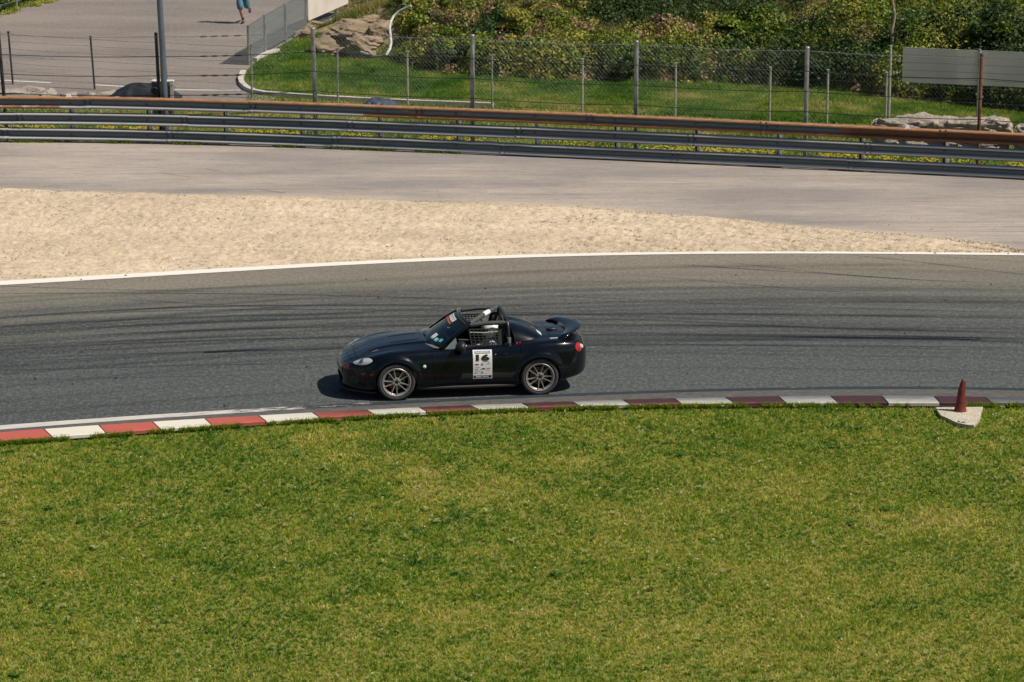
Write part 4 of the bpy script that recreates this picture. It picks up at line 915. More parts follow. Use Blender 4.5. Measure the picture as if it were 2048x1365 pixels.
fB = smoothtab([(-3.19, .42), (-3.15, .33), (-3.05, .27), (-2.85, .23), (-2.6, .18), (-2, .15), (-.5, .15), (.4, .14), (.7, .145), (.78, .165), (.83, .25), (.845, .36)])
fC = smoothtab([(-3.19, .58), (-3.17, .70), (-3.12, .80), (-3.03, .865), (-2.9, .895), (-2.6, .905), (-2.2, .90), (-1.8, .86), (-.8, .835), (-.6, .838), (-.3, .825), (0, .800), (.25, .757), (.45, .700), (.6, .645), (.72, .585), (.80, .52), (.83, .47), (.845, .42)])
fF = smoothtab([(-3.19, .55), (-3.17, .64), (-3.12, .74), (-3.03, .81), (-2.85, .858), (-2.6, .876), (-2.33, .868), (-2.05, .838), (-1.8, .818), (-1.3, .800), (-.7, .792), (-.3, .787), (0, .777), (.25, .738), (.42, .685), (.58, .62), (.70, .565), (.79, .505), (.83, .455), (.845, .41)])
fM = smoothtab([(-3.19, .50), (-3.0, .50), (-2, .50), (.3, .48), (.7, .42), (.845, .39)])
R_T = .305; HUBZ = .297; WX = (0.0, -2.333)
def ring(x):
    w, zb, zc, zf, zm = fW(x), fB(x), fC(x), fF(x), fM(x); bul = .016 * max(0, min(1, (x + .62) / .1)) * max(0, min(1, (.55 - x) / .3))
    hi = min(1, max(0, (zf - zb) / .5))
    P = [(0, zb), (.5 * w, zb), (.86 * w, zb + .004), (.95 * w, zb + .05 * hi), (.985 * w, zb + .15 * hi), (w, zm), (.992 * w, zf - .17 * hi), (.965 * w, zf - .085 * hi), (.91 * w, zf - .025 * hi), (.82 * w, zf), (.68 * w, zf * .55 + zc * .45 - .006), (.46 * w, zf * .2 + zc * .8 + .0), (.40 * w, zc - .006 + bul), (.2 * w, zc + bul), (0, zc + bul)]
    out = []; n = len(P)
    for i in range(n - 1):
        p0 = P[i - 1] if i else (-P[1][0], P[1][1]); p1, p2 = P[i], P[i + 1]; p3 = P[i + 2] if i + 2 < n else (-P[n - 2][0], P[n - 2][1])
        for k in range(5):
            t = k / 5; q = []
            for a in (0, 1):
                q.append(.5 * (2 * p1[a] + (p2[a] - p0[a]) * t + (2 * p0[a] - 5 * p1[a] + 4 * p2[a] - p3[a]) * t * t + (3 * p1[a] - p0[a] - 3 * p2[a] + p3[a]) * t**3))
            out.append(tuple(q))
    out.append(P[-1]); return out
# stations bunch up towards nose and tail
s_ = np.concatenate([-3.19 + .35 * (1 - np.cos(np.linspace(0, PI / 2, 18))), np.arange(-2.81, .44, .03), .845 - .39 * (1 - np.cos(np.linspace(PI / 2, 0, 20)))])
V = []; F = []; prev = None
for x in s_:
    r = ring(x); full = [(y, z) for y, z in r] + [(-y, z) for y, z in r[-2:0:-1]]; base = len(V)
    for (y, z) in full:
        o_ = 0.0
        for wx in WX:      # flared arches round the wheels
            if abs(y) > .6:
                d = math.hypot(x - wx, z - HUBZ); top = min(1, max(0, (z - .30) / .15))
                if .30 < d < .50: o_ += .030 * (1 / (1 + math.exp((d - .415) / .008))) * top
        # scooped side behind the front wheel
        V.append((x if x < .45 else .45 + (x - .45) * 1.07, y + math.copysign(o_, y) if y else 0, z))
    n = len(full)
    if prev is not None:
        for j in range(n): q = (j + 1) % n; F.append([prev + j, prev + q, base + q, base + j])
    else: F.append(list(range(n))[::-1])
    prev = base
F.append([prev + j for j in range(n)])
me = pymesh("body", V, F); bm = bmesh.new(); bm.from_mesh(me); bmesh.ops.recalc_face_normals(bm, faces=bm.faces); bm.to_mesh(me); bm.free()
me.materials.append(mp); me.materials.append(m_int); me.shade_smooth()
for p in me.polygons:
    if p.normal.z < -.7 and p.center.z < .3: p.material_index = 1
bodyo = bpy.data.objects.new("body", me); COL.objects.link(bodyo)
bmT = bmesh.new(); bmT.from_mesh(me); BV = BVHTree.FromBMesh(bmT); bmT.free()
def cutter(vs, fs):
    m2 = pymesh("cut", vs, fs); b2 = bmesh.new(); b2.from_mesh(m2); bmesh.ops.recalc_face_normals(b2, faces=b2.faces); b2.to_mesh(m2); b2.free(); m2.materials.append(mp); m2.materials.append(m_int)
    for p in m2.polygons: p.material_index = 1
    o = bpy.data.objects.new("cut", m2); COL.objects.link(o); return o
cuts = []
for wx in WX:
    for sd_ in (1, -1):
        c_ = MB(); n = 40; R_ = .345
        for yy in (.56 * sd_, 1.1 * sd_):
            for j in range(n): t = 2 * PI * j / n + .01; c_.v.append((wx + R_ * math.cos(t) + .0013, yy, HUBZ + R_ * math.sin(t)))
        for j in range(n): q = (j + 1) % n; c_.f.append([j, q, n + q, n + j])
        c_.f += [list(range(n)), [n + j for j in range(n)]]; cuts.append(cutter(c_.v, c_.f))
c_ = MB(); n = 48
for zz in (.26, 1.6):
    for j in range(n):
        t = 2 * PI * j / n + .011; ct, st = math.cos(t), math.sin(t); c_.v.append((-1.335 + .575 * math.copysign(abs(ct) ** .45, ct), .665 * math.copysign(abs(st) ** .4, st), zz))
for j in range(n): q = (j + 1) % n; c_.f.append([j, q, n + q, n + j])
c_.f += [list(range(n)), [n + j for j in range(n)]]; cuts.append(cutter(c_.v, c_.f))
# front intake
c_ = MB(); n = 28
for xx in (.68, 1.1):
    for j in range(n): t = 2 * PI * j / n + .02; ct, st = math.cos(t), math.sin(t); c_.v.append((xx, .40 * math.copysign(abs(ct) ** .7, ct), .285 + .105 * math.copysign(abs(st) ** .8, st)))
for j in range(n): q = (j + 1) % n; c_.f.append([j, q, n + q, n + j])
c_.f += [list(range(n)), [n + j for j in range(n)]]; cuts.append(cutter(c_.v, c_.f))
for c in cuts:
    md = bodyo.modifiers.new("b", 'BOOLEAN'); md.operation = 'DIFFERENCE'; md.object = c; md.solver = 'EXACT'
dg = bpy.context.evaluated_depsgraph_get(); dg.update(); me2 = bpy.data.meshes.new_from_object(bodyo.evaluated_get(dg))
for c in cuts: bpy.data.objects.remove(c)
bpy.data.objects.remove(bodyo)
bm = bmesh.new(); bm.from_mesh(me2)
def bis(co, no):
    bmesh.ops.bisect_plane(bm, geom=bm.verts[:] + bm.edges[:] + bm.faces[:], plane_co=co, plane_no=no, dist=1e-5)
SEAMS = {'dx0': -.655, 'dx1': -1.885, 'dz': .235, 'hx0': -.595}
bis((-.655, 0, 0), Vector((1, 0, -.10))); bis((-1.885, 0, 0), Vector((1, 0, .18))); bis((0, 0, .235), (0, 0, 1)); bis((-.595, 0, 0), (1, 0, 0))
bis((-.595, .66, 0), Vector((.145, 1, 0))); bis((-.595, -.66, 0), Vector((.145, -1, 0))); bis((.60, 0, .60), Vector((1, 0, .0)))
bis((-2.55, 0, 0), (1, 0, 0)); bis((0, .60, 0), (0, 1, 0)); bis((0, -.60, 0), (0, 1, 0)); bis((.30, 0, .0), Vector((1, 0, -.35))); bis((-2.80, 0, .45), Vector((1, 0, .35))); bis((0, 0, .70), (0, 0, 1)); bis((0, 0, .60), (0, 0, 1))
def side(c, co, no): return (c - Vector(co)).dot(Vector(no))
def cls(f):
    c = f.calc_center_median(); nz = f.normal.z
    if f.material_index == 1 and not (abs(c.y) > .70): return 'body'
    if f.material_index == 1: return 'body'
    a = abs(c.y)
    if nz > .25 and -.595 < c.x < .60 and side(Vector((c.x, a, 0)), (-.595, .66, 0), (.145, 1, 0)) < 0 and c.z > .5: return 'bonnet'
    if side(c, (-.655, 0, 0), (1, 0, -.10)) < 0 and side(c, (-1.885, 0, 0), (1, 0, .18)) > 0 and c.z > .235 and a > .60: return 'door_l' if c.y > 0 else 'door_r'
    if c.x < -2.55 and a < .60 and c.z > .70 and nz > .1: return 'boot_lid'
    if side(c, (.30, 0, 0), (1, 0, -.35)) > 0 and c.z < .60 : return 'front_bumper'
    if side(c, (-2.80, 0, .45), (1, 0, .35)) < 0 and c.z < .70: return 'rear_bumper'
    return 'body'
tagf = {f.index: cls(f) for f in bm.faces}
def part_from(key, name):
    b2 = bm.copy(); b2.faces.ensure_lookup_table(); dele = [f for f in b2.faces if tagf[f.index] != key]; bmesh.ops.delete(b2, geom=dele, context='FACES')
    mv = {}
    for v in b2.verts:
        if any(e.is_boundary for e in v.link_edges):
            d = Vector(); [d.__iadd__(f.calc_center_median() - v.co) for f in v.link_faces]
            if d.length > 1e-6: mv[v] = d.normalized() * (.0045 if key != 'body' else .001)
    for v, d in mv.items(): v.co += d
    m3 = bm_mesh(name, b2, True, 32)
    m3.materials.clear(); o = link(name, m3, [mp, m_int], car); return o
body = part_from('body', "body"); bonnet = part_from('bonnet', "bonnet"); doorL = part_from('door_l', "door"); doorR = part_from('door_r', "door"); boot = part_from('boot_lid', "boot_lid"); fbump = part_from('front_bumper', "front_bumper"); rbump = part_from('rear_bumper', "rear_bumper"); bm.free()
def hit(o, d):
    r = BV.ray_cast(Vector(o), Vector(d).normalized()); return (r[0], r[1]) if r[0] else (None, None)
def patch(name, origin, U, Vv, D, outline, off, m, parent, dome=0.0, ns=24, nr=5):
    """disc-like patch laid on the body: outline(t)->(a,b) in U,V metres, cast along D"""
    U, Vv, D, origin = map(Vector, (U, Vv, D, origin)); U.normalize(); Vv.normalize(); vs = []; fs = []
    for r in range(nr + 1):
        for k in range(ns):
            a, b = outline(2 * PI * k / ns); s = r / nr; p = origin + U * a * s + Vv * b * s; h, n = hit(p - D.normalized() * 1.0, D)
            if h is None: h, n = p, -D.normalized()
            e = off + dome * (1 - s * s); vs.append(h - D.normalized() * e if dome else h + n * e)
    for r in range(nr):
        for k in range(ns): q = (k + 1) % ns; fs.append([r * ns + k, r * ns + q, (r + 1) * ns + q, (r + 1) * ns + k])
    mb = MB(); mb.add(vs, fs); return mb.build(name, m, parent, True, 60)
def sl(pt, off=.0):  # point on the left flank at x,z
    h, n = hit((pt[0], 1.6, pt[1]), (0, -1, 0)); return h + Vector((0, off, 0)) if h else Vector((pt[0], .8 + off, pt[1]))
# headlights
almond = lambda L, Hh: (lambda t: (L * math.cos(t), Hh * math.sin(t) * abs(math.sin(t)) ** .35 * (1 + .15 * math.cos(t))))
m_refl = mat("headlight_reflector", (.62, .61, .60), .35, .3, coat=1.0); m_lens = mat("projector_glass", (.10, .16, .20), .05, .3, coat=1)
m_red2 = mat("tail_lamp_red", (.38, .014, .010), .12, 0, coat=1.0); m_clear = mat("tail_lamp_clear", (.75, .72, .70), .15, .3, coat=1)
for sgn in (1, -1):
    hl = patch("headlight", (.545, .70 * sgn, .642), (-.37, .24 * sgn, .06), (-.25, -.25 * sgn, .93), (-.45, -.78 * sgn, -.42), almond(.185, .066), .004, m_refl, car, .012)
    h0, n0 = hit(Vector((.545, .70 * sgn, .642)) + Vector((.45, .78 * sgn, .42)), (-.45, -.78 * sgn, -.42))
    if h0:
        mb = MB(); mb.lathe([(.001, .0), (.036, .0), (.036, .02), (.028, .026), (.001, .03)], 20, 'Y', (0, 0, 0), False); o = mb.build("projector", m_lens, hl, True); q = n0.to_track_quat('Y', 'Z'); o.rotation_euler = q.to_euler(); o.location = h0 + n0 * .006
    tl = patch("tail_light", (-2.945, .62 * sgn, .735), (-.5, .9 * sgn * -1, 0), (0, 0, 1), (.72, -.69 * sgn, -.08), lambda t: (.088 * math.cos(t), .072 * math.sin(t)), .003, m_red2, car, .009)
    h0, n0 = hit(Vector((-2.995, .585 * sgn, .735)) + Vector((-.72, .69 * sgn, .08)), (.72, -.69 * sgn, -.08))
    if h0:
        mb = MB(); mb.lathe([(.001, .02), (.03, .016), (.042, 0.0), (.001, 0)], 20, 'Y', (0, 0, 0), False); o = mb.build("reversing_lens", m_clear, tl, True); o.rotation_euler = n0.to_track_quat('Y', 'Z').to_euler(); o.location = h0 + n0 * .008
# fog pockets, splitter, tow straps, badge
for sgn in (1, -1): patch("fog_pocket", (.60, .60 * sgn, .33), (-.5, .8 * sgn, 0), (0, 0, 1), (-.7, -.7 * sgn, 0), lambda t: (.10 * math.cos(t), .075 * math.sin(t)), .003, m_blk, fbump)
mb = MB(); P = []
for t in np.linspace(-1, 1, 25):
    y = .80 * math.sin(t * PI / 2); P.append(Vector((.895 - .54 * (abs(y) / .8) ** 2.6, y, .115)))
for i, p in enumerate(P): pass
vs = []; 
for p in P: vs += [p, p + Vector((0, 0, .025)), p + Vector((-.14, -p.y * .12, .030)), p + Vector((-.14, -p.y * .12, 0))]
fs = []
for i in range(len(P) - 1):
    for a in range(4): b = (a + 1) % 4; fs.append([4 * i + a, 4 * i + b, 4 * i + 4 + b, 4 * i + 4 + a])
mb.add(vs, fs + [[0, 1, 2, 3], [len(vs) - 4 + k for k in range(4)]]); mb.build("splitter", m_blk, car, True, 30)
patch("tow_strap", (.72, .50, .515), (-.3, .9, 0), (0, 0, 1), (-.75, -.6, 0), lambda t: (.055 * math.copysign(abs(math.cos(t)) ** .3, math.cos(t)), .022 * math.copysign(abs(math.sin(t)) ** .3, math.sin(t))), .008, m_red, car, 0.0, 24, 3)
patch("tow_strap", (.80, .36, .44), (-.3, .9, 0), (0, 0, 1), (-.9, -.4, 0), lambda t: (.018 * math.copysign(abs(math.cos(t)) ** .3, math.cos(t)), .06 * math.copysign(abs(math.sin(t)) ** .3, math.sin(t))), .006, m_red, car, 0.0, 24, 3)
patch("bonnet_latch", (.30, .44, .9), (1, .25, 0), (-.25, 1, 0), (0, 0, -1), lambda t: (.06 * math.cos(t), .018 * math.sin(t)), .004, m_grey, bonnet, .006)
patch("bonnet_latch", (.30, -.44, .9), (1, -.25, 0), (.25, 1, 0), (0, 0, -1), lambda t: (.06 * math.cos(t), .018 * math.sin(t)), .004, m_grey, bonnet, .006)
for yy in (.20, -.20): patch("bonnet_vent", (-.20, yy, .9), (1, .05, 0), (0, 1, 0), (0, 0, -1), lambda t: (.24 * math.cos(t), .032 * math.sin(t)), .003, m_blk, bonnet)
mb = MB(); mb.lathe([(.001, .012), (.012, .01), (.014, 0), (.001, 0)], 12, 'Z', (.47, -.42, float(fC(.47)) - .028), False); mb.build("bonnet_pin", m_sil, bonnet, True)
# side repeater and sill
p = sl((-.455, .548)); mb = MB(); mb.lathe([(.001, .012), (.018, .012), (.027, .006), (.029, -.01), (.001, -.01)], 20, 'Y', p, False); mb.build("side_repeater", m_wht, car, True)
for sgn in (1, -1):
    mb = MB(); mb.tube([(-.36, .775 * sgn, .172), (-1.0, .785 * sgn, .172), (-1.95, .785 * sgn, .172)], [.026, .028, .028], 8); mb.build("side_skirt", m_blk, car, True)
# door handle
p = sl((-1.72, .70)); mb = MB(); mb.tube([p + Vector((.075, -.004, -.004)), p + Vector((.05, .022, 0)), p + Vector((-.05, .022, .004)), p + Vector((-.08, -.004, .004))], .013, 8); mb.build("handle", mp, doorL, True)
p = sl((-1.61, .70)); mb = MB(); mb.lathe([(.001, .006), (.012, .006), (.014, 0), (.001, 0)], 12, 'Y', p, False); mb.build("lock", m_sil, doorL, True)
# fuel flap outline and quarter text strip
# windscreen
def ws(u, v):
    um = 1 if v < .82 else 1 - .16 * (1 - math.sqrt(max(0, 1 - ((v - .82) / .18) ** 2))); u *= um
    b = Vector((-.575 - .165 * u * u, .69 * u, .822 - .022 * u * u)); t = Vector((-1.135 - .085 * u * u, .565 * u, 1.178 - .045 * u * u)); p = b.lerp(t, v); p.z += .035 * math.sin(PI * v) * .5; return p
def wsn(u, v):
    e = 1e-3; return ((ws(u + e, v) - ws(u - e, v)).cross(ws(u, v + e) - ws(u, v - e))).normalized()
def wsurf(name, u0, u1, v0, v1, off, m, parent, nu=24, nv=10):
    vs = []; fs = []
    for i in range(nu + 1):
        for j in range(nv + 1):
            u = u0 + (u1 - u0) * i / nu; v = v0 + (v1 - v0) * j / nv; n = wsn(u, min(v, .97)); n = n if n.x > 0 else -n; vs.append(ws(u, v) + n * off)
    for i in range(nu):
        for j in range(nv): k = i * (nv + 1) + j; fs.append([k, k + nv + 1, k + nv + 2, k + 1])
    mb = MB(); mb.add(vs, fs); return mb.build(name, m, parent, True, 80)
m_glass = bpy.data.materials.new("windscreen_glass"); m_glass.use_nodes = True; n_, l_ = NL(m_glass); n_.remove(n_["Principled BSDF"]); tr_ = n_.new("ShaderNodeBsdfTransparent"); tr_.inputs[0].default_value = (.60, .74, .70, 1); gl_ = n_.new("ShaderNodeBsdfGlossy"); gl_.inputs[1].default_value = .02; gl_.inputs[0].default_value = (.8, .95, .95, 1)
fr_ = n_.new("ShaderNodeFresnel"); fr_.inputs[0].default_value = 1.7; mx_ = n_.new("ShaderNodeMixShader"); l_.new(fr_.outputs[0], mx_.inputs[0]); l_.new(tr_.outputs[0], mx_.inputs[1]); l_.new(gl_.outputs[0], mx_.inputs[2]); l_.new(mx_.outputs[0], n_["Material Output"].inputs[0])
wind = wsurf("windscreen", -1, 1, 0, 1, 0, m_glass, car)
path = [ws(-1, v) for v in np.linspace(0, .82, 8)] + [ws(-1, v) for v in np.linspace(.85, .995, 9)] + [ws(u, 1) for u in np.linspace(-.82, .82, 15)][0:0]
top = [ws(u, 1) for u in np.linspace(-1, 1, 21)]; right = [ws(1, v) for v in np.linspace(.995, .85, 9)] + [ws(1, v) for v in np.linspace(.82, 0, 8)]
fr = MB(); fr.tube(path + top[1:-1] + right, .036, 8, True, 1.0); fr.build("windscreen_frame", mp, car, True)
sst = wsurf("sun_strip", -1, 1, .60, .985, .006, mat("black_sunstrip", (.004, .009, .013), .4, coat=.3, spec=.2), wind)
# decals on the strip: white logo block with dark strokes, orange bar
def wquad(name, pts, off, m, parent):
    return None
def wpoly(u0, v0, u1, v1, off, m, name, parent): return wsurf(name, u0, u1, v0, v1, off, m, parent, 6, 3)
m_or = mat("orange_sticker", (.72, .17, .03), .5)
wpoly(-.62, .74, .28, .875, .010, m_wht, "logo_sticker", wind)
wpoly(-.60, .655, .30, .705, .010, m_or, "orange_sticker", wind)
for k in range(5):
    u = -.50 + .16 * k; wpoly(u, .765, u + .025, .84, .013, m_grey, "logo_stroke", wind); wpoly(u - .03, .835, u + .06, .85, .0135, m_grey, "logo_stroke", wind)
for k in range(9): wpoly(-.55 + .095 * k, .668, -.52 + .095 * k, .692, .013, m_txt, "lettering_mark", wind)
m_teal = mat("teal_sticker", (.10, .50, .50), .5)
wpoly(.24, .13, .44, .27, .008, m_wht, "pass_sticker", wind); wpoly(.24, .09, .44, .13, .009, m_teal, "pass_sticker", wind); wpoly(.50, .09, .66, .20, .008, m_teal, "pass_sticker", wind); wpoly(.70, .14, .82, .24, .008, m_teal, "pass_sticker", wind); wpoly(.52, .12, .60, .17, .011, m_wht, "pass_sticker", wind)
# cowl and wipers
vs = []; fs = []
for i, u in enumerate(np.linspace(-1, 1, 21)):
    b = ws(u, 0); vs += [b + Vector((.005, 0, .004)), b + Vector((.10 + .03 * (1 - u * u), 0, .010)), b + Vector((.115 + .03 * (1 - u * u), 0, -.05))]
    if i: fs += [[3 * i - 3, 3 * i, 3 * i + 1, 3 * i - 2], [3 * i - 2, 3 * i + 1, 3 * i + 2, 3 * i - 1]]
mb = MB(); mb.add(vs, fs); mb.build("cowl", m_grey, car, True)
for u0, u1 in ((-.35, .35), (.30, .90)):
    mb = MB(); P = [ws(u0 + (u1 - u0) * k / 8, .02 + .05 * k / 8) + Vector((.03, 0, .02)) for k in range(9)]; mb.tube(P, .008, 6); mb.tube([ws(u0, 0) + Vector((.07, 0, .012)), P[4]], .007, 6); mb.build("wiper", m_blk, car, True)
# quarter lights (grey trim) at the A pillars
for sgn in (1, -1):
    mb = MB(); a, b, c = Vector((-.80, .70 * sgn, .79)), Vector((-1.02, .69 * sgn, .79)), ws(sgn, .45) + Vector((-.03, .01 * sgn, -.01)); d = Vector((0, .01 * sgn, 0)); mb.add([a, b, c, a + d, b + d, c + d], [[0, 1, 2], [5, 4, 3], [0, 3, 4, 1], [1, 4, 5, 2], [2, 5, 3, 0]]); mb.build("quarter_trim", mat("grey_quarter_glass", (.16, .18, .19), .3), car)
# mirrors
for sgn in (1, -1):
    mr = MB(); bm_ = bmesh.new(); bmesh.ops.create_uvsphere(bm_, u_segments=20, v_segments=12, radius=1.0)
    for v in bm_.verts: q = v.co.copy(); v.co = Vector((-1.055 + q.x * (.10 if q.x > 0 else .07), .86 * sgn + q.y * .125, .862 + q.z * .085 * (1 - .15 * q.x)))
    mo = link("mirror", bm_mesh("mirror", bm_, True), m_blk, car)
    mb = MB(); mb.tube([(-.98, .77 * sgn, .80), (-1.0, .84 * sgn, .83)], [.03, .025], 8); mb.build("mirror_arm", m_blk, mo, True)
# wheels
def wheel(x, y, sgn, rot, first=None):
    o = MB(); lip = [(.232, .098), (.236, .104), (.228, .110), (.219, .106), (.214, .092), (.206, .084), (.203, .090), (.198, .086), (.198, .070), (.222, .075)]
    o.lathe(lip, 56, 'Y'); w = o.build("wheel", m_rim, car, True, 35); w.location = (x, y, HUBZ + .008); w.rotation_euler = (0, rot, 0 if sgn > 0 else PI)
    t = MB(); t.lathe([(.205, .075), (.192, .03), (.190, -.08), (.225, -.098), (.238, -.09), (.21, -.07), (.20, .03), (.215, .07)], 40, 'Y'); t.build('barrel', m_int, w, True, 35)
    t = MB(); t.lathe([(.230, .085), (.250, .108), (.275, .113), (.295, .104), (.303, .088), (.305, .05), (.305, -.05), (.303, -.088), (.295, -.104), (.27, -.113), (.245, -.105), (.230, -.09)], 64, 'Y'); t.build("tyre", m_tyre, w, True, 50)
    for k in range(10):
        a = (k // 2) * 2 * PI / 5 + (.235 if k % 2 else -.235); a0 = (k // 2) * 2 * PI / 5 + (.13 if k % 2 else -.13) * 2.2
        s = MB(); q0 = Vector((math.cos(a0) * .055, 0, math.sin(a0) * .055)); q1 = Vector((math.cos(a) * .215, 0, math.sin(a) * .215)); d = (q1 - q0).normalized(); n = Vector((-d.z, 0, d.x))
        w0, w1 = .0115, .0085; vs = []
        for q, ww, y0, y1 in ((q0, w0, .05, .085), (q0.lerp(q1, .5), (w0 + w1) / 2 * .9, .058, .09), (q1, w1 * 1.1, .055, .100)):
            vs += [q - n * ww + Vector((0, y0, 0)), q + n * ww + Vector((0, y0, 0)), q + n * ww * .6 + Vector((0, y1, 0)), q - n * ww * .6 + Vector((0, y1, 0))]
        s.add(vs, [[0, 1, 2, 3]] + [[4 * i + a_, 4 * i + (a_ + 1) % 4, 4 * i + 4 + (a_ + 1) % 4, 4 * i + 4 + a_] for i in (0, 1) for a_ in range(4)] + [[8, 11, 10, 9]]); s.build("spoke", m_rim, w, True, 30)
    h = MB(); h.lathe([(.030, .07), (.030, .092), (.036, .094), (.066, .088), (.072, .075), (.072, .04), (.03, .04)], 30, 'Y'); h.build("hub", m_rim, w, True, 30)
    h = MB(); h.lathe([(.001, .078), (.029, .078), (.029, .05), (.001, .05)], 20, 'Y', (0, 0, 0), False); h.build("centre_bore", m_blk, w)
    for k in range(5): a = k * 2 * PI / 5 + PI / 5; h = MB(); h.lathe([(.001, .096), (.010, .096), (.010, .07), (.001, .07)], 8, 'Y', (math.cos(a) * .050, 0, math.sin(a) * .050), False); h.build("wheel_nut", m_blk, w)
    h = MB(); h.lathe([(.001, -.01), (.145, -.01), (.145, .0), (.001, .0)], 36, 'Y', (0, 0, 0), False); h.build("brake_disc", mat("brake_disc", (.12, .11, .10), .5, .6) if 'brake_disc' not in bpy.data.materials else bpy.data.materials['brake_disc'], w)
    return w
wheel(WX[0], .752, 1, .12); wheel(WX[1], .752, 1, .42); wheel(WX[0], -.752, -1, .3); wheel(WX[1], -.752, -1, .9)
mb = MB()
for wx in WX: mb.tube([(wx, -.64, HUBZ), (wx, .64, HUBZ)], .045, 10)
mb.box((-1.1, 0, .17), (3.2, 1.0, .05)); mb.build("underbody", m_int, car)
# rear cover, hard tonneau with a front opening edge
def cover(u, v):
    p = cover0(u, v); p.x -= .07 * (1 - v) * abs(u) ** 3; return p
def cover0(u, v):   # u -1..1 across, v 0..1 back
    hw = .635 - .10 * v ** 2.4; x = -1.89 - .42 * v + .0 * abs(u); a = abs(u); zt = 1.10 - .03 * v - .165 * v ** 1.6; zs = .835 + .03 * v
    hump = (1 - a ** 3.2) ** .75; dip = -.035 * math.exp(-(u / .22) ** 2) * (1 - v); x2 = x + (.10 * (1 - a) ** 1.0 - .10) * v
    return Vector((x2 - .10 * v * (1 - a * a), u * hw * (1 - .0 * v), zs + (zt - zs) * hump + dip))
vs = []; fs = []; NU, NV = 36, 14
for j in range(NV + 1):
    for i in range(NU + 1): vs.append(cover(-1 + 2 * i / NU, j / NV))
for j in range(NV):
    for i in range(NU): k = j * (NU + 1) + i; fs.append([k, k + 1, k + NU + 2, k + NU + 1])
k0 = len(vs)
for j, x in ((NV, .03),):
    for i in range(NU + 1): p = cover(-1 + 2 * i / NU, 1); vs.append(Vector((p.x - .02, p.y, .84)))
for i in range(NU): a = NV * (NU + 1) + i; fs.append([a, a + 1, k0 + i + 1, k0 + i])
mb = MB(); mb.add(vs, fs); cv = mb.build("rear_cover", mp, car, True, 50)
vs = []; fs = []
for i in range(NU + 1):
    p = cover(-1 + 2 * i / NU, 0); vs += [p, Vector((p.x - .03, p.y * .9, .80 + (p.z - .80) * .88)), Vector((p.x - .25, p.y * .8, .72))]
    if i: k = 3 * i; fs += [[k - 3, k, k + 1, k - 2], [k - 2, k + 1, k + 2, k - 1]]
mb = MB(); mb.add(vs, fs); mb.build("cover_lining", m_int, car, True)
def on_cover(u, v, off): return cover(u, v) + Vector((-.1, .25 * u, .9)).normalized() * off
for k in range(3):
    mb = MB(); a, b = .34 + .10 * k, .40 + .10 * k; mb.add([on_cover(a, .86, .006), on_cover(b, .86, .006), on_cover(b + .22, .99, .008), on_cover(a + .22, .99, .008)], [[0, 1, 2, 3]]) ; mb.build("white_decal", m_wht, cv)
# red pull tabs by the cover
mb = MB(); mb.box((-1.98, .69, .845), (.03, .02, .025)); mb.box((-2.03, .69, .85), (.02, .02, .02)); mb.build("pull_tab", m_red, car)
h, n = hit((-2.60, .60, 1.5), (0, 0, -1)); mb = MB(); mb.box(h + Vector((0, 0, .004)), (.14, .022, .006), .1); mb.build("lettering_strip", m_wht, car)
bm_ = bmesh.new(); bmesh.ops.create_uvsphere(bm_, u_segments=16, v_segments=10, radius=1.0)
for v in bm_.verts: v.co = Vector((-2.64 + v.co.x * .09, 0.10 + v.co.y * .05, .915 + v.co.z * .03))
link("antenna_base", bm_mesh("antenna_base", bm_, True), m_blk, boot)
# rear wing
def wing(t, s, top):  # t across -1..1, s chord 0 front..1 rear
    y = .655 * math.sin(t * PI / 2 * .98) ; a = abs(y) / .655; xf = -2.87 + .24 * a ** 2.2; ch = .25 - .09 * a ** 3; z = .935 - .035 * a ** 2.5 + .035 * s ** 1.6 - .05 * max(0, (a - .85) / .15) ** 2; th = .022 * math.sin(PI * min(1, s * 1.0)) ** .6 + .003
    return Vector((xf - ch * s, y, z + (th if top else 0)))
vs = []; fs = []; NT, NS = 36, 8; ringn = 2 * (NS + 1)
for i in range(NT + 1):
    t = -1 + 2 * i / NT; vs += [wing(t, j / NS, True) for j in range(NS + 1)] + [wing(t, 1 - j / NS, False) for j in range(NS + 1)]
    if i:
        for j in range(ringn): q = (j + 1) % ringn; a = (i - 1) * ringn; b = i * ringn; fs.append([a + j, b + j, b + q, a + q])
fs += [list(range(ringn)), [NT * ringn + j for j in range(ringn)]]
mb = MB(); mb.add(vs, fs); wg = mb.build("rear_wing", mp, car, True, 50)
for sgn in (1, -1):
    mb = MB(); mb.add([(-2.70, .60 * sgn, .86), (-2.86, .60 * sgn, .855), (-2.86, .62 * sgn, .925), (-2.70, .62 * sgn, .91), (-2.70, .635 * sgn, .86), (-2.86, .635 * sgn, .855), (-2.86, .645 * sgn, .925), (-2.70, .645 * sgn, .91)], [[0, 1, 2, 3], [7, 6, 5, 4], [0, 4, 5, 1], [2, 6, 7, 3], [0, 3, 7, 4], [1, 5, 6, 2]]); mb.build("wing_support", mp, wg)
    
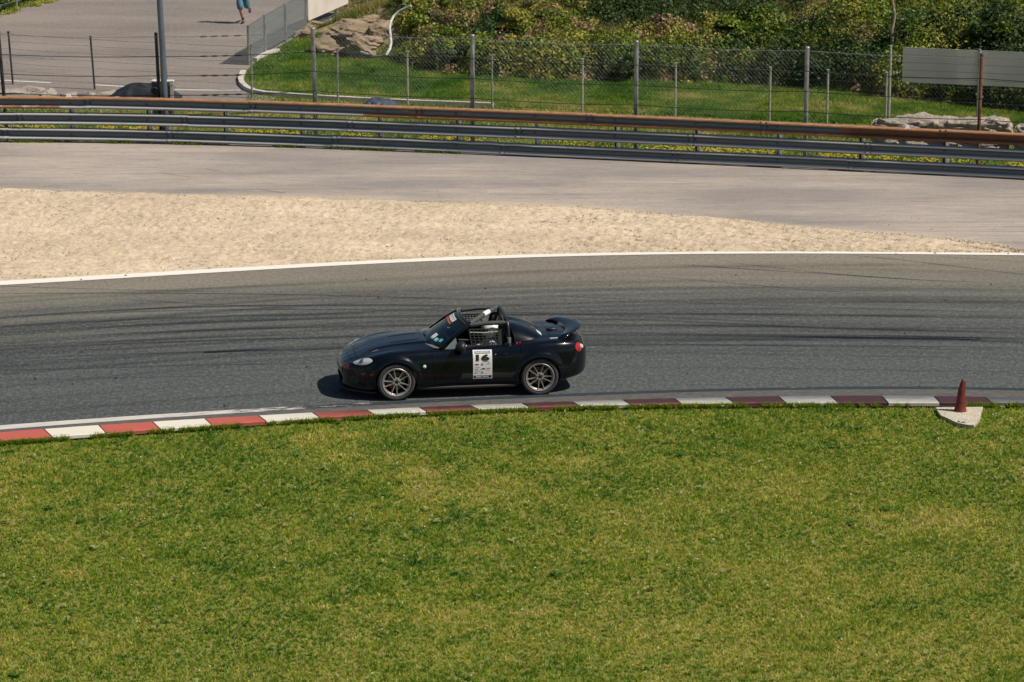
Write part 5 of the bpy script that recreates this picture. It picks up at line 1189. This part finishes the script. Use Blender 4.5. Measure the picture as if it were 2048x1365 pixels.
# roll cage
cage = MB(); hoop = [(-1.86, .61, .40), (-1.86, .60, .80), (-1.855, .575, 1.05), (-1.85, .545, 1.13), (-1.85, .48, 1.175), (-1.85, .38, 1.19), (-1.85, 0, 1.195), (-1.85, -.38, 1.19), (-1.85, -.48, 1.175), (-1.85, -.545, 1.13), (-1.855, -.575, 1.05), (-1.86, -.60, .80), (-1.86, -.61, .40)]
cage.tube(hoop, .026, 10); cage.tube([(-1.86, -.47, 1.16), (-1.87, .45, .5)], .022, 8); cage.tube([(-1.87, -.2, .95), (-1.87, .6, .82)], .02, 8)
for sgn in (1, -1):
    cage.tube([(-1.20, .53 * sgn, 1.125), (-1.5, .535 * sgn, 1.155), (-1.85, .52 * sgn, 1.150)], .024, 8); cage.tube([(-1.20, .53 * sgn, 1.125), (-.86, .63 * sgn, .88), (-.82, .64 * sgn, .5)], .022, 8); cage.tube([(-.85, .64 * sgn, .62), (-1.85, .64 * sgn, .55)], .022, 8)
cg = cage.build("roll_cage", m_tube, car, True)
for nm, P, r in (("bar_padding", [(-1.24, .53, 1.13), (-1.5, .535, 1.155), (-1.80, .525, 1.152)], .036), ("bar_padding", [(-1.24, .45, 1.135), (-1.55, -.02, 1.175), (-1.80, -.40, 1.19)], .040), ("bar_padding", [(-1.24, -.53, 1.13), (-1.5, -.535, 1.155), (-1.80, -.525, 1.152)], .034)):
    mb = MB(); mb.tube(P, r, 12); mb.build(nm, m_pad, cg, True)
mb = MB(); mb.tube([(-1.52, .025, 1.172), (-1.63, -.14, 1.181)], .043, 12); mb.build("white_tape", m_wht, cg, True)
mb = MB(); mb.tube([(-1.861, .606, .72), (-1.861, .604, .92)], .034, 10); mb.build("silver_sleeve", mat("checker_sleeve", (.22, .23, .24), .5, .3, noise=(60, .6, 1)), cg, True)
# window nets
m_web = mat("black_webbing", (.030, .034, .034), .85); m_webw = mat("white_webbing", (.6, .6, .58), .7)
for sgn in (1, -1):
    x0, x1, z0, z1 = (-1.25, -1.72, .815, 1.075) if sgn > 0 else (-1.25, -1.60, .815, 1.04); yy = .655 * sgn; yt = .60 * sgn; nt_ = empty("net", (0, 0, 0)); bpy.data.objects.remove(nt_)
    par = None; NX, NZ = 7, 6
    def np_(x, z): t = (z - z0) / (z1 - z0); return Vector((x + .04 * t * (1 if sgn > 0 else 1), yy * (1 - t) + yt * t, z))
    edge_ = MB(); 
    for (xa, za), (xb, zb_) in (((x0, z0), (x0 , z1)), ((x1, z0), (x1, z1)), ((x0, z1), (x1, z1)), ((x0, z0), (x1, z0))):
        edge_.tube([np_(xa, za), np_(xb, zb_)], .010, 4)
    net = edge_.build("window_net", m_web, car)
    for k in range(1, NX): x = x0 + (x1 - x0) * k / NX; s = MB(); s.tube([np_(x, z0), np_(x, (z0 + z1) / 2) + Vector((0, .006 * sgn, 0)), np_(x, z1)], .0078, 4, True); s.build("webbing_strap", m_web, net)
    for k in range(1, NZ): z = z0 + (z1 - z0) * k / NZ; s = MB(); s.tube([np_(x0, z), np_((x0 + x1) / 2, z - .01) + Vector((0, .006 * sgn, 0)), np_(x1, z)], .0075, 4, True); s.build("webbing_strap", m_webw if (k == NZ - 1 and sgn > 0) else m_web, net)
# dashboard, steering wheel, seats
mb = MB(); vs = []; fs = []
for i, y in enumerate(np.linspace(-.66, .66, 13)):
    for x, z in ((-.62, .79), (-.78, .835), (-.92, .82), (-.98, .74), (-.95, .55)): vs.append((x, y, z + .015 * math.cos(y * 5)))
    if i:
        for k in range(4): a = 5 * (i - 1) + k; fs.append([a, a + 1, a + 6, a + 5])
mb.add(vs, fs); mb.build("dashboard", m_int, car, True)
mb = MB(); rr = []; c0 = Vector((-1.10, .36, .73))
for k in range(25): t = 2 * PI * k / 24; rr.append(c0 + Vector((.06 * math.sin(t) * .9, .165 * math.cos(t), .16 * math.sin(t))))
mb.tube(rr, .014, 8, False); mb.tube([c0 + Vector((0, -.15, 0)), c0 + Vector((.03, 0, 0)), c0 + Vector((0, .15, 0))], .014, 6); mb.tube([c0 + Vector((.03, 0, 0)), c0 + Vector((.2, 0, -.03))], .03, 8); mb.build("steering_wheel", m_int, car, True)
m_seat = mat("seat_fabric", (.016, .016, .018), .8)
for yy in (.36, -.36):
    mb = MB(); vs = []; fs = []; st_ = [(-1.25, .34, .24), (-1.40, .30, .25), (-1.62, .34, .25), (-1.72, .55, .26), (-1.76, .75, .27), (-1.79, .92, .22), (-1.81, 1.05, .17), (-1.81, 1.10, .12)]
    for (x, z, hw) in st_:
        for u in (-1, -.8, 0, .8, 1): vs.append((x + (.10 if abs(u) == 1 else 0) * (1 if z > .5 else .1), yy + hw * u, z + (.11 if abs(u) == 1 and z < .5 else 0)))
    for i in range(len(st_) - 1):
        for j in range(4): k = i * 5 + j; fs.append([k, k + 1, k + 6, k + 5])
    mb.add(vs, fs); o = mb.build("seat", m_seat, car, True); sm_ = o.modifiers.new("s", 'SOLIDIFY'); sm_.thickness = .04; sm_.offset = -1
# number board on the door with print
nb = []
def dquad(name, xa, xb, za, zb_, off, m, parent, shear=.0, nx=8, nz=10):
    vs = []; fs = []
    for i in range(nx + 1):
        for j in range(nz + 1):
            z = za + (zb_ - za) * j / nz; x = xa + (xb - xa) * i / nx; vs.append(sl((x, z), off))
        if i:
            for j in range(nz): k = (i - 1) * (nz + 1) + j; fs.append([k, k + nz + 1, k + nz + 2, k + 1])
    mb = MB(); mb.add(vs, fs); return mb.build(name, m, parent, True, 70)
board = dquad("number_board", -1.245, -1.555, .31, .775, .008, m_wht, doorL)
m_blue = mat("blue_print", (.08, .22, .42), .5); m_yel = mat("pale_yellow_print", (.75, .68, .40), .5); m_rp = mat("red_print", (.55, .06, .06), .5); m_gp = mat("grey_print", (.25, .25, .26), .5)
def dtext(name, txt, x, z, h, width, off, m, parent, bold=.0, shear=0.0):
    cu = bpy.data.curves.new(name, 'FONT'); cu.body = txt; cu.size = 1.0; cu.offset = bold; cu.shear = shear; cu.align_x = 'LEFT'; cu.resolution_u = 3
    o = bpy.data.objects.new(name, cu); COL.objects.link(o); dg = bpy.context.evaluated_depsgraph_get(); dg.update(); m4 = bpy.data.meshes.new_from_object(o.evaluated_get(dg)); bpy.data.objects.remove(o)
    P = np.zeros(len(m4.vertices) * 3); m4.vertices.foreach_get("co", P); P = P.reshape(-1, 3); mn, mx = P.min(0), P.max(0)
    for i, v in enumerate(m4.vertices):
        a = (P[i, 0] - mn[0]) / (mx[0] - mn[0]); b = (P[i, 1] - mn[1]) / (mx[1] - mn[1]); v.co = sl((x - a * width, z + b * h), off)
    m4.materials.clear(); m4.update(); return link(name, m4, m, parent)
dquad("banner_print", -1.275, -1.525, .725, .760, .012, m_blue, board, 0, 6, 2); dtext("lettering", "RAVENOL", -1.29, .729, .026, .22, .016, m_yel, board, .03)
dtext("number", "16", -1.288, .608, .105, .225, .013, m_txt, board, .055)
dquad("black_band", -1.255, -1.545, .325, .365, .010, m_txt, board, 0, 6, 2); dtext("lettering", "TIMEATTACK", -1.285, .331, .027, .215, .013, m_wht, board, .03, .2)
for (xa, xb, za, zb_, m_) in [(-1.40, -1.51, .590, .597, m_gp), (-1.275, -1.335, .540, .560, m_rp), (-1.29, -1.32, .546, .556, m_txt), (-1.375, -1.41, .535, .568, m_gp), (-1.43, -1.52, .548, .553, m_gp), (-1.48, -1.52, .565, .572, m_gp), (-1.27, -1.36, .503, .509, m_gp),
        (-1.43, -1.52, .512, .515, m_yel), (-1.27, -1.33, .470, .480, m_gp), (-1.36, -1.385, .468, .488, m_yel), (-1.385, -1.44, .468, .486, m_txt), (-1.46, -1.525, .474, .484, m_rp), (-1.27, -1.37, .440, .447, m_gp), (-1.44, -1.52, .445, .450, m_rp), (-1.27, -1.30, .405, .416, m_txt), (-1.305, -1.35, .407, .412, m_gp), (-1.375, -1.41, .400, .432, m_gp), (-1.43, -1.52, .408, .414, m_yel), (-1.27, -1.34, .600, .603, m_yel)]:
    dquad("sponsor_mark", xa, xb, za, zb_, .011, m_, board, 0, 2, 1)

# ------------------------------------------------------------------ people
def skin(name, joints, edges, mats, parent=None, sub=1, root=0):
    me = bpy.data.meshes.new(name); me.from_pydata([j[0] for j in joints], edges, []); o = bpy.data.objects.new(name, me); COL.objects.link(o)
    md = o.modifiers.new("k", 'SKIN'); md.use_smooth_shade = True
    for i, j in enumerate(joints): r = j[1]; me.skin_vertices[0].data[i].radius = (r, r) if not isinstance(r, tuple) else r
    me.skin_vertices[0].data[root].use_root = True
    s = o.modifiers.new("s", 'SUBSURF'); s.levels = sub; s.render_levels = sub
    dg = bpy.context.evaluated_depsgraph_get(); dg.update(); m2 = bpy.data.meshes.new_from_object(o.evaluated_get(dg)); bpy.data.objects.remove(o)
    m2.materials.clear(); m2.shade_smooth(); return link(name, m2, mats, parent)
m_suit = mat("white_race_suit", (.58, .58, .57), .7, noise=(9, .2, 3)); m_skin = mat("skin", (.42, .23, .15), .55); m_glove = mat("dark_gloves", (.03, .03, .03), .7)
m_helm = mat("white_helmet", (.78, .78, .77), .2, coat=1)
dr = empty("person", CO + Vector((0, 0, 0)), CYAW); tag(dr, "person in white helmet and pale suit sitting at the wheel of the race car", "person")
J_ = [((-1.55, .36, .42), .13), ((-1.62, .36, .60), .15), ((-1.64, .36, .76), .16), ((-1.63, .36, .86), .065), ((-1.62, .56, .80), .065), ((-1.42, .56, .60), .048), ((-1.20, .50, .69), .038), ((-1.13, .48, .72), .035),
      ((-1.62, .16, .80), .065), ((-1.45, .12, .66), .048), ((-1.20, .23, .69), .038), ((-1.13, .24, .72), .035), ((-1.10, .45, .50), .075), ((-.85, .45, .42), .05), ((-1.10, .27, .50), .075), ((-.85, .27, .42), .05)]
E_ = [(0, 1), (1, 2), (2, 3), (2, 4), (4, 5), (5, 6), (6, 7), (2, 8), (8, 9), (9, 10), (10, 11), (0, 12), (12, 13), (0, 14), (14, 15)]
skin("body", J_, E_, m_suit, dr)
bm_ = bmesh.new(); bmesh.ops.create_uvsphere(bm_, u_segments=28, v_segments=18, radius=1.0)
for v in bm_.verts: q = v.co; f_ = 1 + .10 * max(0, q.x) * (q.z < .1); v.co = Vector((-1.60 + q.x * .145 * f_, .36 + q.y * .122, 1.0 + q.z * .135))
hm = link("helmet", bm_mesh("helmet", bm_, True), m_helm, dr)
vs = []; fs = []
for i, a in enumerate(np.linspace(-1.15, 1.15, 15)):
    for z in (.985, 1.045): vs.append((-1.60 + .163 * math.cos(a) * (1 - .25 * ((z - 1.0) / .135) ** 2), .36 + .130 * math.sin(a), z))
    if i: k = 2 * i; fs.append([k - 2, k, k + 1, k - 1])
mb = MB(); mb.add(vs, fs); mb.build("visor", mat("dark_visor", (.02, .025, .03), .08, coat=1), hm, True)
for sy in (.49, .24):
    for k in range(4):
        a = Vector((-1.10, sy + (.015 if sy > .36 else -.015), .75 - .022 * k)); mb = MB(); mb.tube([(-1.14, sy, .74 - .018 * k), a, a + Vector((.02, -.02 if sy > .36 else .02, -.008)), a + Vector((.005, -.035 if sy > .36 else .035, -.012))], [.011, .010, .009, .007], 6); mb.build("finger", m_glove, dr, True)

# runner in the paddock
c = G(487, 46.5, 0); rn = empty("person", (c.x, c.y, 0), math.radians(-8)); tag(rn, "person in blue top and knee-length light blue shorts running across the paddock at the top", "person")
# local: faces -y (towards camera) ; +x right
Jr = [((0, 0, .90), .125), ((0, -.02, 1.10), .12), ((0, -.05, 1.33), .14), ((0, -.06, 1.47), .055), ((0, -.07, 1.55), .06),
      ((-.09, -.01, .84), .088), ((-.06, -.16, .50), .062), ((-.03, -.10, .28), .052), ((.0, -.02, .09), .036), ((.0, -.05, .045), .034), ((.0, -.16, .035), .028),
      ((.09, .0, .84), .088), ((.10, .02, .48), .060), ((.09, .26, .40), .048), ((.08, .42, .42), .034), ((.08, .47, .36), .030), ((.08, .47, .27), .024),
      ((-.19, -.03, 1.38), .055), ((-.25, .14, 1.15), .042), ((-.22, -.02, 1.02), .032), ((-.20, -.09, 1.01), .03),
      ((.19, -.03, 1.38), .055), ((.26, .05, 1.12), .042), ((.20, -.17, 1.10), .032), ((.17, -.24, 1.13), .03)]
Er = [(0, 1), (1, 2), (2, 3), (3, 4), (0, 5), (5, 6), (6, 7), (7, 8), (8, 9), (9, 10), (0, 11), (11, 12), (12, 13), (13, 14), (14, 15), (15, 16), (2, 17), (17, 18), (18, 19), (19, 20), (2, 21), (21, 22), (22, 23), (23, 24)]
skin("body", Jr, Er, m_skin, rn)
m_shirt = mat("blue_shirt", (.03, .10, .20), .8); m_short = mat("light_blue_shorts", (.09, .21, .29), .8, noise=(8, .25, 3)); m_shoe = mat("dark_shoe", (.02, .02, .022), .6)
skin("shirt", [((0, 0, .88), .150), ((0, -.02, 1.10), .142), ((0, -.05, 1.34), .155), ((0, -.055, 1.43), .07), ((-.19, -.03, 1.38), .075), ((-.235, .08, 1.22), .062), ((.19, -.03, 1.38), .075), ((.24, .02, 1.22), .062)], [(0, 1), (1, 2), (2, 3), (2, 4), (4, 5), (2, 6), (6, 7)], m_shirt, rn)
skin("shorts", [((0, 0, .92), .150), ((-.09, -.02, .80), .120), ((-.065, -.14, .56), .105), ((-.045, -.14, .37), .105), ((.09, .0, .80), .120), ((.10, .02, .56), .105), ((.10, .04, .40), .10)], [(0, 1), (1, 2), (2, 3), (0, 4), (4, 5), (5, 6)], m_short, rn)
bm_ = bmesh.new(); bmesh.ops.create_uvsphere(bm_, u_segments=20, v_segments=14, radius=1.0)
for v in bm_.verts: q = v.co; v.co = Vector((q.x * .078, -.09 + q.y * .098, 1.65 + q.z * .118 * (1 - .1 * (q.z < 0) * abs(q.y))))
hd = link("head", bm_mesh("head", bm_, True), m_skin, rn)
mb = MB(); mb.tube([(0, -.178, 1.66), (0, -.205, 1.635), (0, -.182, 1.622)], [.010, .016, .010], 6); mb.build("nose", m_skin, hd, True)
for sx_ in (-.03, .03): mb = MB(); mb.lathe([(.001, -.006), (.010, 0), (.001, .004)], 8, 'Y', (sx_, -.180, 1.665), False); mb.build("eye", m_shoe, hd, True)
mb = MB(); mb.tube([(-.025, -.178, 1.595), (0, -.186, 1.592), (.025, -.178, 1.595)], .005, 6); mb.build("mouth", m_red, hd, True)
for sx_ in (-.08, .08): mb = MB(); mb.tube([(sx_, -.08, 1.68), (sx_ * 1.08, -.075, 1.655), (sx_, -.08, 1.625)], .013, 6); mb.build("ear", m_skin, hd, True)
bm_ = bmesh.new(); bmesh.ops.create_uvsphere(bm_, u_segments=20, v_segments=14, radius=1.0)
for v in bm_.verts: q = v.co; v.co = Vector((q.x * .086, -.075 + q.y * .104, 1.675 + max(q.z, -.35 if q.y > 0 else .15) * .108))
link("hair", bm_mesh("hair", bm_, True), mat("brown_hair", (.05, .03, .02), .8), hd)
skin("shoe", [((.0, .02, .045), .042), ((.0, -.08, .040), .044), ((.0, -.19, .032), .034)], [(0, 1), (1, 2)], m_shoe, rn); skin("shoe", [((.08, .48, .40), .042), ((.08, .49, .31), .044), ((.08, .48, .22), .034)], [(0, 1), (1, 2)], m_shoe, rn)
skin("sock", [((-.015, -.06, .19), .048), ((0, -.03, .09), .042)], [(0, 1)], m_shoe, rn)
for k in range(5):
    for bx0, by0, bz0, s in ((-.20, -.10, 1.005, -1), (.17, -.25, 1.135, 1)):
        mb = MB(); o0 = Vector((bx0, by0 - .025, bz0 + (k - 2) * .014)); L = (.03, .045, .05, .045, .035)[k]; mb.tube([o0 + Vector((0, .03, 0)), o0 + Vector((0, -L * .6, 0)), o0 + Vector((-s * .02, -L, -.004)), o0 + Vector((-s * .035, -L * .6, -.006))], [.010, .0095, .009, .007], 6); mb.build("finger", m_skin, rn, True)
